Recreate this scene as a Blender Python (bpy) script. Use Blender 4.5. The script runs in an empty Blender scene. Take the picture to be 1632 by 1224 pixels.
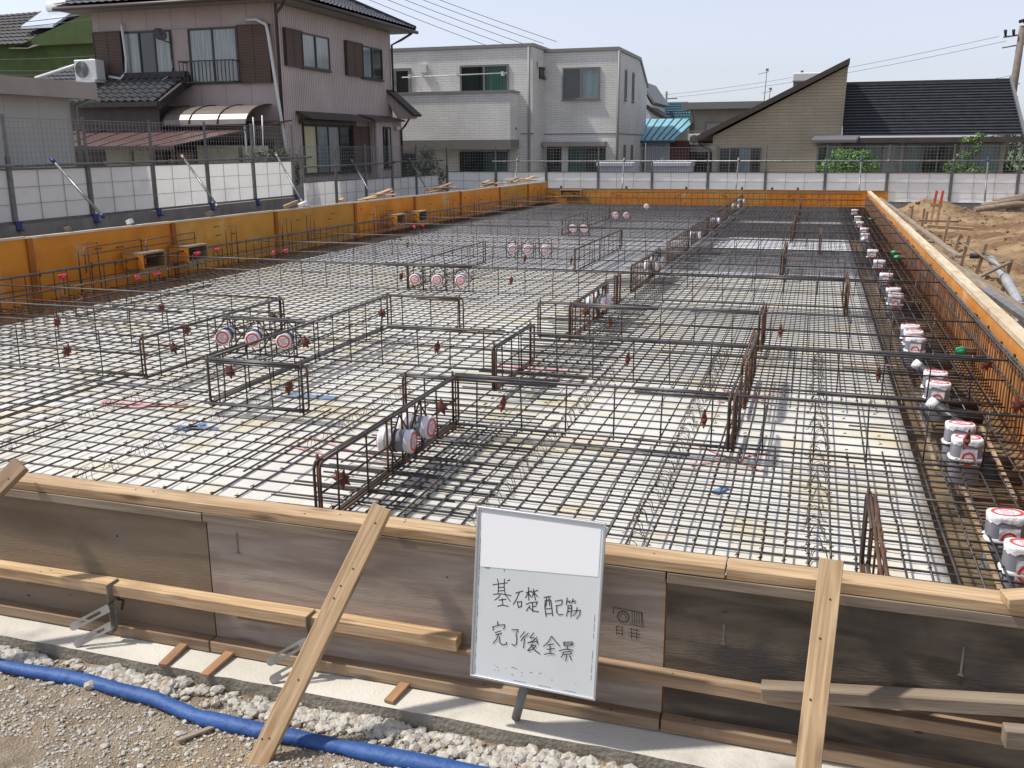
import bpy, bmesh, math, random
from mathutils import Vector, Matrix, Quaternion
random.seed(7)
S = bpy.context.scene
COL = S.collection
R = math.radians

# ------------------------------------------------------------------ camera
cam_d = bpy.data.cameras.new("camera")
cam = bpy.data.objects.new("camera", cam_d)
COL.objects.link(cam)
S.camera = cam
cam_d.sensor_width = 36.0
cam_d.lens = 1500.0 / 1632.0 * 36.0
cam_d.clip_start = 0.05
cam_d.clip_end = 3000
cam.location = (0, 0, 2.05)
yaw, pitch, roll = R(-17.68), R(14.15), R(-0.32)
fw = Vector((math.sin(yaw) * math.cos(pitch), math.cos(yaw) * math.cos(pitch), -math.sin(pitch)))
rt = fw.cross(Vector((0, 0, 1))).normalized()
up = rt.cross(fw)
rt2 = math.cos(roll) * rt + math.sin(roll) * up
up2 = -math.sin(roll) * rt + math.cos(roll) * up
cam.rotation_euler = Matrix((rt2, up2, -fw)).transposed().to_euler()

# ------------------------------------------------------------------ light
SUN_EL, SUN_AZ = R(57), math.atan2(-1.0, -0.22)       # azimuth measured from +Y towards +X
sdir = Vector((math.sin(SUN_AZ) * math.cos(SUN_EL), math.cos(SUN_AZ) * math.cos(SUN_EL), math.sin(SUN_EL)))
w = bpy.data.worlds.new("World")
S.world = w
w.use_nodes = True
nt = w.node_tree
bg = nt.nodes["Background"]
sky = nt.nodes.new("ShaderNodeTexSky")
sky.sky_type = 'NISHITA'
sky.sun_disc = False
sky.sun_elevation = SUN_EL
sky.sun_rotation = SUN_AZ % (2 * math.pi)
sky.air_density = 1.0
sky.dust_density = 1.0
sky.ozone_density = 1.0
hsv = nt.nodes.new("ShaderNodeHueSaturation")
hsv.inputs["Saturation"].default_value = 0.28
hsv.inputs["Value"].default_value = 1.0
nt.links.new(sky.outputs[0], hsv.inputs["Color"])
tint = nt.nodes.new("ShaderNodeMix")
tint.data_type = 'RGBA'
tint.blend_type = 'MULTIPLY'
tint.inputs[0].default_value = 1.0
tint.inputs[7].default_value = (0.90, 0.93, 1.05, 1)
nt.links.new(hsv.outputs[0], tint.inputs[6])
nt.links.new(tint.outputs[2], bg.inputs[0])
bg.inputs[1].default_value = 0.118
sl = bpy.data.lights.new("sun", 'SUN')
sl.energy = 3.2
sl.angle = R(2.5)
sl.color = (1.0, 0.95, 0.88)
so = bpy.data.objects.new("sun", sl)
COL.objects.link(so)
so.rotation_euler = sdir.to_track_quat('Z', 'Y').to_euler()
S.view_settings.view_transform = 'Standard'
S.view_settings.look = 'None'
S.view_settings.exposure = 0.48
S.view_settings.gamma = 1.0

# ------------------------------------------------------------------ materials
def mat(name, c1, c2=None, scale=5.0, stretch=(1, 1, 1), rough=0.65, metal=0.0, bump=0.0, bscale=60.0,
        ramp=(0.35, 0.65), rnd=0.0, c3=None, s3=1.2, r3=(0.55, 0.68), spec=0.5, detail=5.0, distort=0.0, bstretch=None, knots=None):
    m = bpy.data.materials.new(name)
    m.use_nodes = True
    t = m.node_tree
    b = t.nodes["Principled BSDF"]
    N, L = t.nodes.new, t.links.new
    b.inputs["Roughness"].default_value = rough
    b.inputs["Metallic"].default_value = metal
    b.inputs["Specular IOR Level"].default_value = spec
    tc = N("ShaderNodeTexCoord")
    oi = N("ShaderNodeObjectInfo")
    mul = N("ShaderNodeMath"); mul.operation = 'MULTIPLY'; mul.inputs[1].default_value = 37.0
    L(oi.outputs["Random"], mul.inputs[0])
    add = N("ShaderNodeVectorMath"); add.operation = 'ADD'
    L(tc.outputs["Object"], add.inputs[0]); L(mul.outputs[0], add.inputs[1])
    def noise(sc, st, det=detail, dis=0.0):
        mp = N("ShaderNodeMapping"); mp.inputs["Scale"].default_value = st
        L(add.outputs[0], mp.inputs[0])
        n = N("ShaderNodeTexNoise"); n.inputs["Scale"].default_value = sc
        n.inputs["Detail"].default_value = det; n.inputs["Distortion"].default_value = dis
        L(mp.outputs[0], n.inputs["Vector"])
        return n.outputs["Fac"]
    def rampn(fac, a, ca, bb, cb):
        r = N("ShaderNodeValToRGB")
        r.color_ramp.elements[0].position = a; r.color_ramp.elements[0].color = (*ca, 1)
        r.color_ramp.elements[1].position = bb; r.color_ramp.elements[1].color = (*cb, 1)
        L(fac, r.inputs[0])
        return r.outputs[0]
    if c2 is None:
        b.inputs["Base Color"].default_value = (*c1, 1)
        out = None
        if rnd > 0:
            rg = N("ShaderNodeRGB"); rg.outputs[0].default_value = (*c1, 1); out = rg.outputs[0]
    else:
        out = rampn(noise(scale, stretch, dis=distort), ramp[0], c1, ramp[1], c2)
    if c3 is not None:
        f = rampn(noise(s3, (1, 1, 1)), r3[0], (0, 0, 0), r3[1], (1, 1, 1))
        mx = N("ShaderNodeMix"); mx.data_type = 'RGBA'
        L(f, mx.inputs[0]); L(out, mx.inputs[6]); mx.inputs[7].default_value = (*c3, 1)
        out = mx.outputs[2]
    if knots is not None:
        mp = N("ShaderNodeMapping"); mp.inputs["Scale"].default_value = knots; L(add.outputs[0], mp.inputs[0])
        vo = N("ShaderNodeTexVoronoi"); vo.inputs["Scale"].default_value = 1.0; L(mp.outputs[0], vo.inputs["Vector"])
        f = rampn(vo.outputs["Distance"], 0.06, (1, 1, 1), 0.2, (0, 0, 0))
        mk = N("ShaderNodeMath"); mk.operation = 'MULTIPLY'; mk.inputs[1].default_value = 0.75; L(f, mk.inputs[0])
        mx = N("ShaderNodeMix"); mx.data_type = 'RGBA'; L(mk.outputs[0], mx.inputs[0]); L(out, mx.inputs[6]); mx.inputs[7].default_value = (c1[0] * .3, c1[1] * .25, c1[2] * .25, 1)
        out = mx.outputs[2]
    if rnd > 0:
        h = N("ShaderNodeHueSaturation")
        mr = N("ShaderNodeMapRange"); mr.inputs[3].default_value = 1 - rnd; mr.inputs[4].default_value = 1 + rnd
        L(oi.outputs["Random"], mr.inputs[0]); L(mr.outputs[0], h.inputs["Value"]); L(out, h.inputs["Color"])
        out = h.outputs[0]
    if out is not None:
        L(out, b.inputs["Base Color"])
    if bump > 0:
        bn = N("ShaderNodeBump"); bn.inputs["Strength"].default_value = bump; bn.inputs["Distance"].default_value = 0.02
        L(noise(bscale, bstretch or stretch), bn.inputs["Height"]); L(bn.outputs[0], b.inputs["Normal"])
    return m

def siding(name, c1, c2, su, sv, mortar, rough=0.7, offset=0.5, msize=0.02, bump=0.5, usez=True, mc=None):
    """brick / plank siding: u runs along the wall (x+y), v is z"""
    m = bpy.data.materials.new(name); m.use_nodes = True
    t = m.node_tree; b = t.nodes["Principled BSDF"]; N, L = t.nodes.new, t.links.new
    b.inputs["Roughness"].default_value = rough
    tc = N("ShaderNodeTexCoord"); sx = N("ShaderNodeSeparateXYZ"); L(tc.outputs["Object"], sx.inputs[0])
    ad = N("ShaderNodeMath"); ad.operation = 'ADD'; L(sx.outputs[0], ad.inputs[0]); L(sx.outputs[1], ad.inputs[1])
    cb = N("ShaderNodeCombineXYZ"); L(ad.outputs[0], cb.inputs[0]); L(sx.outputs[2], cb.inputs[1])
    br = N("ShaderNodeTexBrick"); br.offset = offset
    br.inputs["Scale"].default_value = 1.0
    br.inputs["Brick Width"].default_value = su; br.inputs["Row Height"].default_value = sv
    br.inputs["Mortar Size"].default_value = msize; br.inputs["Mortar Smooth"].default_value = 0.3
    br.inputs["Color1"].default_value = (*c1, 1); br.inputs["Color2"].default_value = (*c2, 1)
    br.inputs["Mortar"].default_value = (*(mc or mortar), 1)
    L(cb.outputs[0], br.inputs["Vector"])
    n = N("ShaderNodeTexNoise"); n.inputs["Scale"].default_value = 0.9; L(tc.outputs["Object"], n.inputs["Vector"])
    h = N("ShaderNodeHueSaturation"); mr = N("ShaderNodeMapRange")
    mr.inputs[1].default_value = .3; mr.inputs[2].default_value = .7; mr.inputs[3].default_value = .9; mr.inputs[4].default_value = 1.08
    L(n.outputs["Fac"], mr.inputs[0]); L(mr.outputs[0], h.inputs["Value"]); L(br.outputs["Color"], h.inputs["Color"])
    L(h.outputs[0], b.inputs["Base Color"])
    bn = N("ShaderNodeBump"); bn.inputs["Strength"].default_value = bump; bn.inputs["Distance"].default_value = 0.012; bn.invert = True
    L(br.outputs["Fac"], bn.inputs["Height"]); L(bn.outputs[0], b.inputs["Normal"])
    return m

M = {}
M['rebar'] = mat('rebar_steel', (0.042, 0.040, 0.041), (0.092, 0.082, 0.077), scale=9, rough=0.42, metal=0.35, rnd=0.2, c3=(0.085, 0.045, 0.027), s3=2.5, r3=(0.6, 0.75))
M['rebar2'] = mat('rebar_brown', (0.035, 0.028, 0.024), (0.085, 0.052, 0.032), scale=7, rough=0.6, metal=0.25, rnd=0.2)
M['rust'] = mat('rebar_rust', (0.05, 0.028, 0.018), (0.15, 0.068, 0.03), scale=10, rough=0.8, rnd=0.2)
M['bluebar'] = mat('rebar_grey', (0.09, 0.09, 0.09), (0.15, 0.14, 0.13), scale=8, rough=0.45, metal=0.4)
M['star'] = mat('spacer_rust', (0.09, 0.026, 0.016), (0.17, 0.045, 0.024), scale=20, rough=0.8)
M['wire'] = mat('tie_wire', (0.05, 0.04, 0.03), (0.16, 0.12, 0.07), scale=15, rough=0.5, metal=0.4)
M['ply_out'] = mat('plywood_weathered', (0.17, 0.125, 0.082), (0.25, 0.185, 0.122), scale=1.6, stretch=(1, 1, 7), rough=0.75, bump=0.15, bscale=30, c3=(0.23, 0.19, 0.15), s3=2.2, r3=(0.56, 0.75), distort=0.6)
M['ply_grey'] = mat('plywood_greyed', (0.28, 0.22, 0.175), (0.42, 0.345, 0.28), knots=(2.2, 1, 7), scale=2.0, stretch=(1, 1, 10), rough=0.8, bump=0.15, bscale=30, c3=(0.24, 0.19, 0.155), s3=3.0, distort=0.9)
M['ply_dark'] = mat('plywood_dark', (0.055, 0.042, 0.028), (0.165, 0.126, 0.088), knots=(1.7, 1, 6), scale=2.0, stretch=(1, 1, 6), rough=0.75, bump=0.15, bscale=30, c3=(0.05, 0.045, 0.04), s3=2.4, distort=1.0)
M['knot'] = mat('dark_knot', (0.04, 0.03, 0.022))
M['drip'] = mat('cement_drip', (0.2, 0.185, 0.165), (0.14, 0.125, 0.105), scale=30)
def orange(n, a, b, c):
    return mat(n, a, b, scale=2.4, stretch=(1, 1, 1.3), rough=0.55, rnd=0.08, c3=c, s3=2.0, r3=(0.6, 0.72), bump=0.08, bscale=20, distort=0.4, spec=0.25)
M['orange'] = orange('coated_ply_orange', (0.60, 0.205, 0.018), (0.72, 0.27, 0.026), (0.66, 0.35, 0.12))
M['orange_dark'] = mat('joint_board_orange', (0.30, 0.085, 0.012), (0.40, 0.13, 0.02), scale=2.4, rough=0.6, spec=0.25)
M['orange_pale'] = orange('coated_ply_pale', (0.60, 0.27, 0.075), (0.57, 0.21, 0.04), (0.70, 0.44, 0.24))
M['orange_olive'] = orange('coated_ply_olive', (0.50, 0.225, 0.03), (0.58, 0.27, 0.04), (0.6, 0.33, 0.09))
M['pine'] = mat('new_pine', (0.35, 0.22, 0.108), (0.57, 0.405, 0.235), knots=(2.6, 11, 11), scale=2.6, stretch=(1, 18, 18), rough=0.7, bump=0.1, bscale=10, rnd=0.10, c3=(0.38, 0.25, 0.14), s3=3.0, r3=(0.62, 0.75), distort=0.8)

M['pine_cream'] = mat('limewashed_pine', (0.50, 0.39, 0.25), (0.66, 0.55, 0.40), scale=2.0, stretch=(1, 9, 9), rough=0.75, bump=0.1, bscale=10, rnd=0.10, c3=(0.40, 0.27, 0.15), s3=3.0, r3=(0.6, 0.72))
M['pine_dirty'] = mat('site_pine', (0.21, 0.135, 0.078), (0.38, 0.265, 0.16), knots=(2.4, 12, 12), scale=2.0, stretch=(1, 14, 14), rough=0.75, bump=0.1, bscale=10, rnd=0.15, c3=(0.33, 0.29, 0.24), s3=4.0, r3=(0.6, 0.72), distort=0.8)
M['pine_grey'] = mat('greyed_timber', (0.17, 0.13, 0.09), (0.29, 0.23, 0.165), scale=2.0, stretch=(1, 14, 14), rough=0.8, bump=0.1, bscale=10, rnd=0.15)
M['wedge'] = mat('packing_wood', (0.28, 0.15, 0.075), (0.37, 0.21, 0.11), scale=3, stretch=(1, 14, 14), rough=0.7, rnd=0.1)
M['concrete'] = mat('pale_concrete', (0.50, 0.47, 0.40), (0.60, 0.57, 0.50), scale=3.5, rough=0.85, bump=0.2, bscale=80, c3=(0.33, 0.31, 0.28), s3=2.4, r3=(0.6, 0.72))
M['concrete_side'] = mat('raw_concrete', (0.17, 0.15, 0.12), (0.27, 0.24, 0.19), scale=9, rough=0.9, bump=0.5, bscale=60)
M['gravel_soil'] = mat('gravelly_soil', (0.20, 0.15, 0.10), (0.36, 0.30, 0.225), scale=9, rough=0.95, bump=1.0, bscale=110, c3=(0.36, 0.27, 0.165), s3=2.3, r3=(0.5, 0.7), detail=10)
M['stone'] = mat('crushed_stone', (0.36, 0.335, 0.29), (0.52, 0.49, 0.43), scale=30, rough=0.9, c3=(0.37, 0.30, 0.21), s3=14, bump=0.3, bscale=90)
M['dirt'] = mat('yellow_dirt', (0.19, 0.12, 0.06), (0.33, 0.23, 0.13), scale=1.6, rough=0.95, bump=1.0, bscale=18, c3=(0.16, 0.09, 0.045), s3=0.45, r3=(0.46, 0.56), detail=9)
M['pit'] = mat('trench_earth', (0.10, 0.07, 0.04), (0.2, 0.145, 0.08), scale=6, rough=0.95, bump=0.6, bscale=25)
M['grass'] = mat('meadow', (0.05, 0.09, 0.025), (0.10, 0.14, 0.045), scale=0.6, rough=0.95, bump=0.6, bscale=3)
M['far_ground'] = mat('bare_ground', (0.15, 0.13, 0.10), (0.22, 0.19, 0.145), scale=0.8, rough=0.95)
M['hose'] = mat('blue_vinyl', (0.016, 0.066, 0.225), (0.024, 0.09, 0.285), scale=5, rough=0.6, rnd=0.0, c3=(0.13, 0.16, 0.24), s3=9.0, r3=(0.58, 0.78), bump=0.5, bscale=22)
M['galv'] = mat('galvanised_tube', (0.16, 0.165, 0.165), (0.27, 0.275, 0.27), scale=10, rough=0.45, metal=0.55, rnd=0.15)
M['galv_dark'] = mat('grey_post', (0.12, 0.125, 0.125), (0.18, 0.185, 0.185), scale=6, rough=0.6, metal=0.2, rnd=0.15)
M['bracket'] = mat('zinc_bracket', (0.20, 0.19, 0.165), (0.31, 0.29, 0.25), scale=16, rough=0.5, metal=0.5)
M['fence_wire'] = mat('fence_wire', (0.22, 0.23, 0.23))
M['sheet_left'] = mat('fence_sheet', (0.90, 0.895, 0.86), (0.93, 0.925, 0.89), scale=2.0, rough=0.6, rnd=0.05, c3=(0.78, 0.76, 0.72), s3=1.2, r3=(0.55, 0.75), bump=0.1, bscale=6)
M['sheet_far'] = mat('fence_sheet_far', (0.94, 0.93, 0.885), (0.95, 0.945, 0.90), scale=1.5, rough=0.6, rnd=0.05, bump=0.1, bscale=5)
def translucent(m, f):
    t = m.node_tree; b = t.nodes['Principled BSDF']; o = t.nodes['Material Output']
    tr = t.nodes.new('ShaderNodeBsdfTranslucent'); mx = t.nodes.new('ShaderNodeMixShader'); mx.inputs[0].default_value = f
    c = b.inputs['Base Color'].links[0].from_socket
    t.links.new(c, tr.inputs[0]); t.links.new(b.outputs[0], mx.inputs[1]); t.links.new(tr.outputs[0], mx.inputs[2]); t.links.new(mx.outputs[0], o.inputs[0])
translucent(M['sheet_left'], 0.3)
M['blue'] = mat('blue_plastic', (0.02, 0.04, 0.17), rough=0.5)
M['block'] = mat('concrete_block', (0.19, 0.175, 0.16), (0.26, 0.24, 0.22), scale=3, rough=0.9, bump=0.3, bscale=40)
M['board'] = mat('whiteboard', (0.66, 0.70, 0.69), (0.71, 0.745, 0.735), scale=4, rough=0.28, c3=(0.62, 0.65, 0.65), s3=6, r3=(0.6, 0.75))
M['alu'] = mat('aluminium', (0.55, 0.56, 0.57), rough=0.4, metal=0.6)
M['paper'] = mat('white_paper', (0.93, 0.93, 0.93), rough=0.8)
M['ink'] = mat('marker_ink', (0.01, 0.01, 0.012), rough=0.6)
M['ink_grey'] = mat('old_stamp', (0.055, 0.045, 0.04))
M['pvc'] = mat('grey_pvc', (0.20, 0.205, 0.235), (0.25, 0.255, 0.285), scale=8, rough=0.4)
M['pvc_dark'] = mat('dark_pvc', (0.035, 0.037, 0.045), rough=0.45)
M['pvc_pale'] = mat('pale_grey_pipe', (0.30, 0.32, 0.33), (0.38, 0.40, 0.40), scale=8, rough=0.5)
M['tape'] = mat('white_tape', (0.74, 0.73, 0.75), (0.84, 0.83, 0.84), scale=12, rough=0.35, bump=0.5, bscale=22)
M['red'] = mat('red_print', (0.72, 0.05, 0.03), rough=0.4)
M['pink'] = mat('pink_print', (0.75, 0.32, 0.32), rough=0.4)
M['redtape'] = mat('red_tape', (0.55, 0.012, 0.05), (0.65, 0.05, 0.09), scale=20, rough=0.25)
M['green'] = mat('green_tape', (0.03, 0.36, 0.16), rough=0.35)
M['spray'] = mat('pink_spray', (0.62, 0.16, 0.20), (0.70, 0.48, 0.46), scale=22, rough=0.8)
M['sprayblue'] = mat('blue_print', (0.13, 0.24, 0.42), rough=0.6)
M['stake_red'] = mat('orange_paint', (0.58, 0.08, 0.03), rough=0.6)
def sheet_mat(name, a, b, c):
    m = mat(name, a, b, scale=1.1, stretch=(1.6, 0.8, 1), rough=0.42, c3=c, s3=2.6, r3=(0.5, 0.7), bump=0.35, bscale=9, detail=9)
    return m
M['poly'] = sheet_mat('white_polythene', (0.60, 0.585, 0.53), (0.69, 0.675, 0.62), (0.61, 0.54, 0.36))
M['poly_grey'] = mat('grey_blinding', (0.46, 0.46, 0.48), (0.56, 0.56, 0.56), scale=1.2, rough=0.6, c3=(0.62, 0.62, 0.66), s3=0.7, r3=(0.5, 0.65))
M['poly_strip'] = sheet_mat('patched_polythene', (0.72, 0.72, 0.70), (0.80, 0.80, 0.78), (0.55, 0.52, 0.70))

# ------------------------------------------------------------------ mesh builder
class MB:
    def __init__(s): s.v = []; s.f = []; s.sm = []
    def add(s, vs, fs, smooth=False):
        o = len(s.v); s.v += [Vector(p) for p in vs]
        for f in fs: s.f.append([i + o for i in f]); s.sm.append(smooth)
        return s
    def box(s, x0, y0, z0, x1, y1, z1):
        x0, x1 = sorted((x0, x1)); y0, y1 = sorted((y0, y1)); z0, z1 = sorted((z0, z1))
        return s.add([(x0, y0, z0), (x1, y0, z0), (x1, y1, z0), (x0, y1, z0), (x0, y0, z1), (x1, y0, z1), (x1, y1, z1), (x0, y1, z1)],
                     [(0, 3, 2, 1), (4, 5, 6, 7), (0, 1, 5, 4), (1, 2, 6, 5), (2, 3, 7, 6), (3, 0, 4, 7)])
    def obox(s, p, q, wd, ht, upv=(0, 0, 1)):
        p, q = Vector(p), Vector(q); d = (q - p).normalized(); u = Vector(upv); sd = d.cross(u)
        if sd.length < 1e-4: sd = d.cross(Vector((1, 0, 0)))
        sd.normalize(); u = sd.cross(d)
        a, b = sd * wd / 2, u * ht / 2
        return s.add([p - a - b, p + a - b, p + a + b, p - a + b, q - a - b, q + a - b, q + a + b, q - a + b],
                     [(0, 1, 2, 3), (7, 6, 5, 4), (0, 4, 5, 1), (1, 5, 6, 2), (2, 6, 7, 3), (3, 7, 4, 0)])
    def tube(s, pts, r, n=6, cap=True, smooth=True):
        pts = [Vector(p) for p in pts]; k = len(pts)
        rr = r if isinstance(r, (list, tuple)) else [r] * k
        prev = None; o = len(s.v); fs = []
        for i, p in enumerate(pts):
            d = (pts[min(i + 1, k - 1)] - pts[max(i - 1, 0)]).normalized()
            if prev is None:
                h = Vector((0, 0, 1)) if abs(d.z) < 0.9 else Vector((1, 0, 0))
                u = d.cross(h).normalized()
            else:
                u = (prev - d * prev.dot(d)).normalized()
            prev = u; vv = d.cross(u)
            for j in range(n):
                a = 2 * math.pi * j / n
                s.v.append(p + (u * math.cos(a) + vv * math.sin(a)) * rr[i])
        for i in range(k - 1):
            for j in range(n):
                a = o + i * n + j; b = o + i * n + (j + 1) % n
                s.f.append([a, b, b + n, a + n]); s.sm.append(smooth)
        if cap:
            s.f.append([o + j for j in range(n)][::-1]); s.sm.append(False)
            s.f.append([o + (k - 1) * n + j for j in range(n)]); s.sm.append(False)
        return s
    def bar(s, p, q, r, n=6): return s.tube([p, q], r, n)
    def quad(s, a, b, c, d): return s.add([a, b, c, d], [(0, 1, 2, 3)])
    def prism(s, poly, vec):
        """extrude a planar polygon by vec"""
        vec = Vector(vec); n = len(poly); a = [Vector(p) for p in poly]; b = [p + vec for p in a]
        fs = [tuple(range(n))[::-1], tuple(range(n, 2 * n))] + [(i, (i + 1) % n, (i + 1) % n + n, i + n) for i in range(n)]
        return s.add(a + b, fs)
    def build(s, name, m, parent=None, off=None, bevel=0.0):
        off = Vector(off) if off is not None else (ORG.get(parent, Vector()) if parent else Vector())
        me = bpy.data.meshes.new(name)
        me.from_pydata([p - off for p in s.v], [], s.f)
        me.polygons.foreach_set("use_smooth", s.sm)
        bm = bmesh.new(); bm.from_mesh(me)
        bmesh.ops.recalc_face_normals(bm, faces=bm.faces)
        if bevel > 0:
            bmesh.ops.bevel(bm, geom=[e for e in bm.edges if e.calc_face_angle(0) > 0.5], offset=bevel, segments=1, affect='EDGES', clamp_overlap=True)
        bm.to_mesh(me); bm.free(); me.update()
        me.materials.append(m)
        o = bpy.data.objects.new(name, me); COL.objects.link(o)
        if parent is not None:
            o.parent = parent; ORG[o] = ORG.get(parent, Vector())
        else:
            o.location = off; ORG[o] = off.copy()
        return o
ORG = {}
def thing(name, label, cat, loc=(0, 0, 0), group=None):
    o = bpy.data.objects.new(name, None); COL.objects.link(o)
    o.empty_display_size = 0.1
    o.location = loc; ORG[o] = Vector(loc)
    return tag(o, label, cat, group)
def tag(o, label, cat, group=None, kind=None):
    o["label"] = label; o["category"] = cat
    if group: o["group"] = group
    if kind: o["kind"] = kind
    return o
def structure(o): o["kind"] = "structure"; return o
def copy_thing(src, loc, rotz=None, label=None, group=None):
    r = src.copy(); COL.objects.link(r); r.location = loc
    if rotz is not None: r.rotation_euler = (0, 0, rotz)
    if label: r["label"] = label
    if group: r["group"] = group
    for c in list(src.children):
        d = c.copy(); COL.objects.link(d); d.parent = r
        for g in c.children:
            e = g.copy(); COL.objects.link(e); e.parent = d
    return r
def frame_from(p, q, upv=(0, 0, 1)):
    d = (Vector(q) - Vector(p)).normalized(); u = Vector(upv); sd = u.cross(d)
    if sd.length < 1e-4: sd = Vector((0, 1, 0))
    sd.normalize(); u = d.cross(sd)
    return Matrix((d, sd, u)).transposed().to_quaternion()
def timber(name, p, q, wd, ht, m, upv=(0, 0, 1), label=None, cat=None, group=None, parent=None, nails=0):
    """a length of sawn wood along its own x axis"""
    p, q = Vector(p), Vector(q); Ln = (q - p).length
    mb = MB(); k = max(2, int(Ln / 0.4)); warp = [random.uniform(-1, 1) * 0.0015 for _ in range(k + 1)]
    ring = [(-wd / 2, -ht / 2), (wd / 2, -ht / 2), (wd / 2, ht / 2), (-wd / 2, ht / 2)]
    vs = []; fs = []
    for i in range(k + 1):
        for a, b in ring: vs.append((Ln * i / k, a + warp[i], b + warp[-i - 1]))
    for i in range(k):
        for j in range(4): fs.append((i * 4 + j, i * 4 + (j + 1) % 4, i * 4 + 4 + (j + 1) % 4, i * 4 + 4 + j))
    fs += [(3, 2, 1, 0), tuple(k * 4 + j for j in range(4))]
    mb.add(vs, fs)
    o = mb.build(name, m, bevel=min(wd, ht) * 0.06)
    o.rotation_mode = 'QUATERNION'; o.rotation_quaternion = frame_from(p, q, upv)
    if parent is not None:
        o.parent = parent; o.location = p - ORG[parent]; ORG[o] = Vector()
    else:
        o.location = p; ORG[o] = Vector()
    if nails:
        for i in range(nails):
            nb = MB()
            x = Ln * random.uniform(0.06, 0.94); y = random.uniform(-.3, .3) * wd
            nb.tube([(x, y, ht / 2 - .004), (x, y, ht / 2 + 0.0015)], 0.0035, 6)
            n = nb.build('nail_head', M['knot']); n.parent = o; n.location = (0, 0, 0)
    if label: tag(o, label, cat, group)
    return o
ORD = ['nearest', 'second', 'third', 'fourth', 'fifth', 'sixth', 'seventh', 'eighth', 'ninth', 'tenth', 'eleventh', 'twelfth', 'thirteenth', 'fourteenth', 'fifteenth', 'sixteenth', 'seventeenth', 'eighteenth', 'nineteenth', 'twentieth']
# ------------------------------------------------------------------ ground
def grid(name, x0, x1, y0, y1, nx, ny, fz, m, kind='structure'):
    mb = MB(); vs = []; fs = []
    for j in range(ny + 1):
        for i in range(nx + 1):
            x = x0 + (x1 - x0) * i / nx; y = y0 + (y1 - y0) * j / ny
            vs.append((x, y, fz(x, y)))
    for j in range(ny):
        for i in range(nx):
            a = j * (nx + 1) + i; fs.append((a, a + 1, a + nx + 2, a + nx + 1))
    mb.add(vs, fs, True)
    o = mb.build(name, m); o["kind"] = kind
    return o
from mathutils import noise as MN
def nz(x, y, s, seed=0.0): return MN.fractal(Vector((x * s + seed, y * s - seed, seed)), 1.0, 2.0, 5)
grid('ground', -900, 900, -300, 1500, 8, 8, lambda x, y: -0.32, M['far_ground'])
def front_z(x, y):
    t = min(1.0, max(0.0, (2.74 - y) / 0.12))
    return 0.012 + nz(x, y, 2.2, 3) * 0.012 + nz(x, y, 11, 5) * 0.007 + 0.02 * (1 - t) * (0.5 + nz(x, y, 5, 8))
grid('gravel_yard', -6.5, 4.0, 0.2, 2.80, 420, 104, front_z, M['gravel_soil'])
grid('trench_floor', -10.2, 1.5, 2.9, 30.4, 60, 140, lambda x, y: 0.0 + nz(x, y, 1.5) * 0.03, M['pit'])
# polythene covered ground, in bands of colour
def slab(name, y0, y1, m):
    x0, x1 = -8.28, 0.672
    nx = 90; ny = max(2, int((y1 - y0) * 9)); vs = []; fs = []; mb = MB()
    for j in range(ny + 1):
        for i in range(nx + 1):
            x = x0 + (x1 - x0) * i / nx; y = y0 + (y1 - y0) * j / ny
            vs.append((x, y, 0.207 + 0.006 * nz(x, y, 1.3, 2) + 0.003 * nz(x, y * .5, 5, 2)))
    for j in range(ny):
        for i in range(nx):
            a = j * (nx + 1) + i; fs.append((a, a + 1, a + nx + 2, a + nx + 1))
    mb.add(vs, fs, True)
    def skirt(idx):
        b = len(mb.v)
        for k in idx: mb.v.append(Vector((mb.v[k].x, mb.v[k].y, 0.0)))
        for k in range(len(idx) - 1): mb.f.append([idx[k], idx[k + 1], b + k + 1, b + k]); mb.sm.append(False)
    skirt([j * (nx + 1) + nx for j in range(ny + 1)]); skirt([j * (nx + 1) for j in range(ny + 1)])
    o = mb.build(name, m); o["kind"] = 'structure'
    return o
slab('polythene_ground', 3.0, 13.9, M['poly'])
slab('grey_blinding_ground', 13.9, 17.35, M['poly_grey'])
slab('patched_polythene_ground', 17.35, 19.3, M['poly_strip'])
slab('grey_blinding_ground', 19.3, 23.0, M['poly_grey'])
slab('patched_polythene_ground', 23.0, 23.7, M['poly_strip'])
slab('grey_blinding_ground', 23.7, 29.6, M['poly_grey'])
# pad under the near form
def pad():
    mb = MB(); n = 160; x0, x1 = -6.5, 3.6
    top_f, top_b, low = [], [], []
    for i in range(n + 1):
        x = x0 + (x1 - x0) * i / n
        e = 2.745 + 0.012 * nz(x, 0, 3) + 0.005 * nz(x, 1, 14) - 0.018 * x * 0
        top_f.append((x, e, 0.078 + 0.003 * nz(x, 2, 8))); top_b.append((x, 3.05, 0.082)); low.append((x, e - 0.012 + 0.008 * nz(x, 4, 9), -0.06))
    vs = low + top_f + top_b; fs = []
    for i in range(n):
        fs += [(i, i + 1, n + 2 + i, n + 1 + i), (n + 1 + i, n + 2 + i, 2 * n + 3 + i, 2 * n + 2 + i)]
    mb.add(vs, fs)
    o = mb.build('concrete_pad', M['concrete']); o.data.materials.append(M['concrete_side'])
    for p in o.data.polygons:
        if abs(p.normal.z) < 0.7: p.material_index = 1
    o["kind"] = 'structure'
pad()
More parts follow.
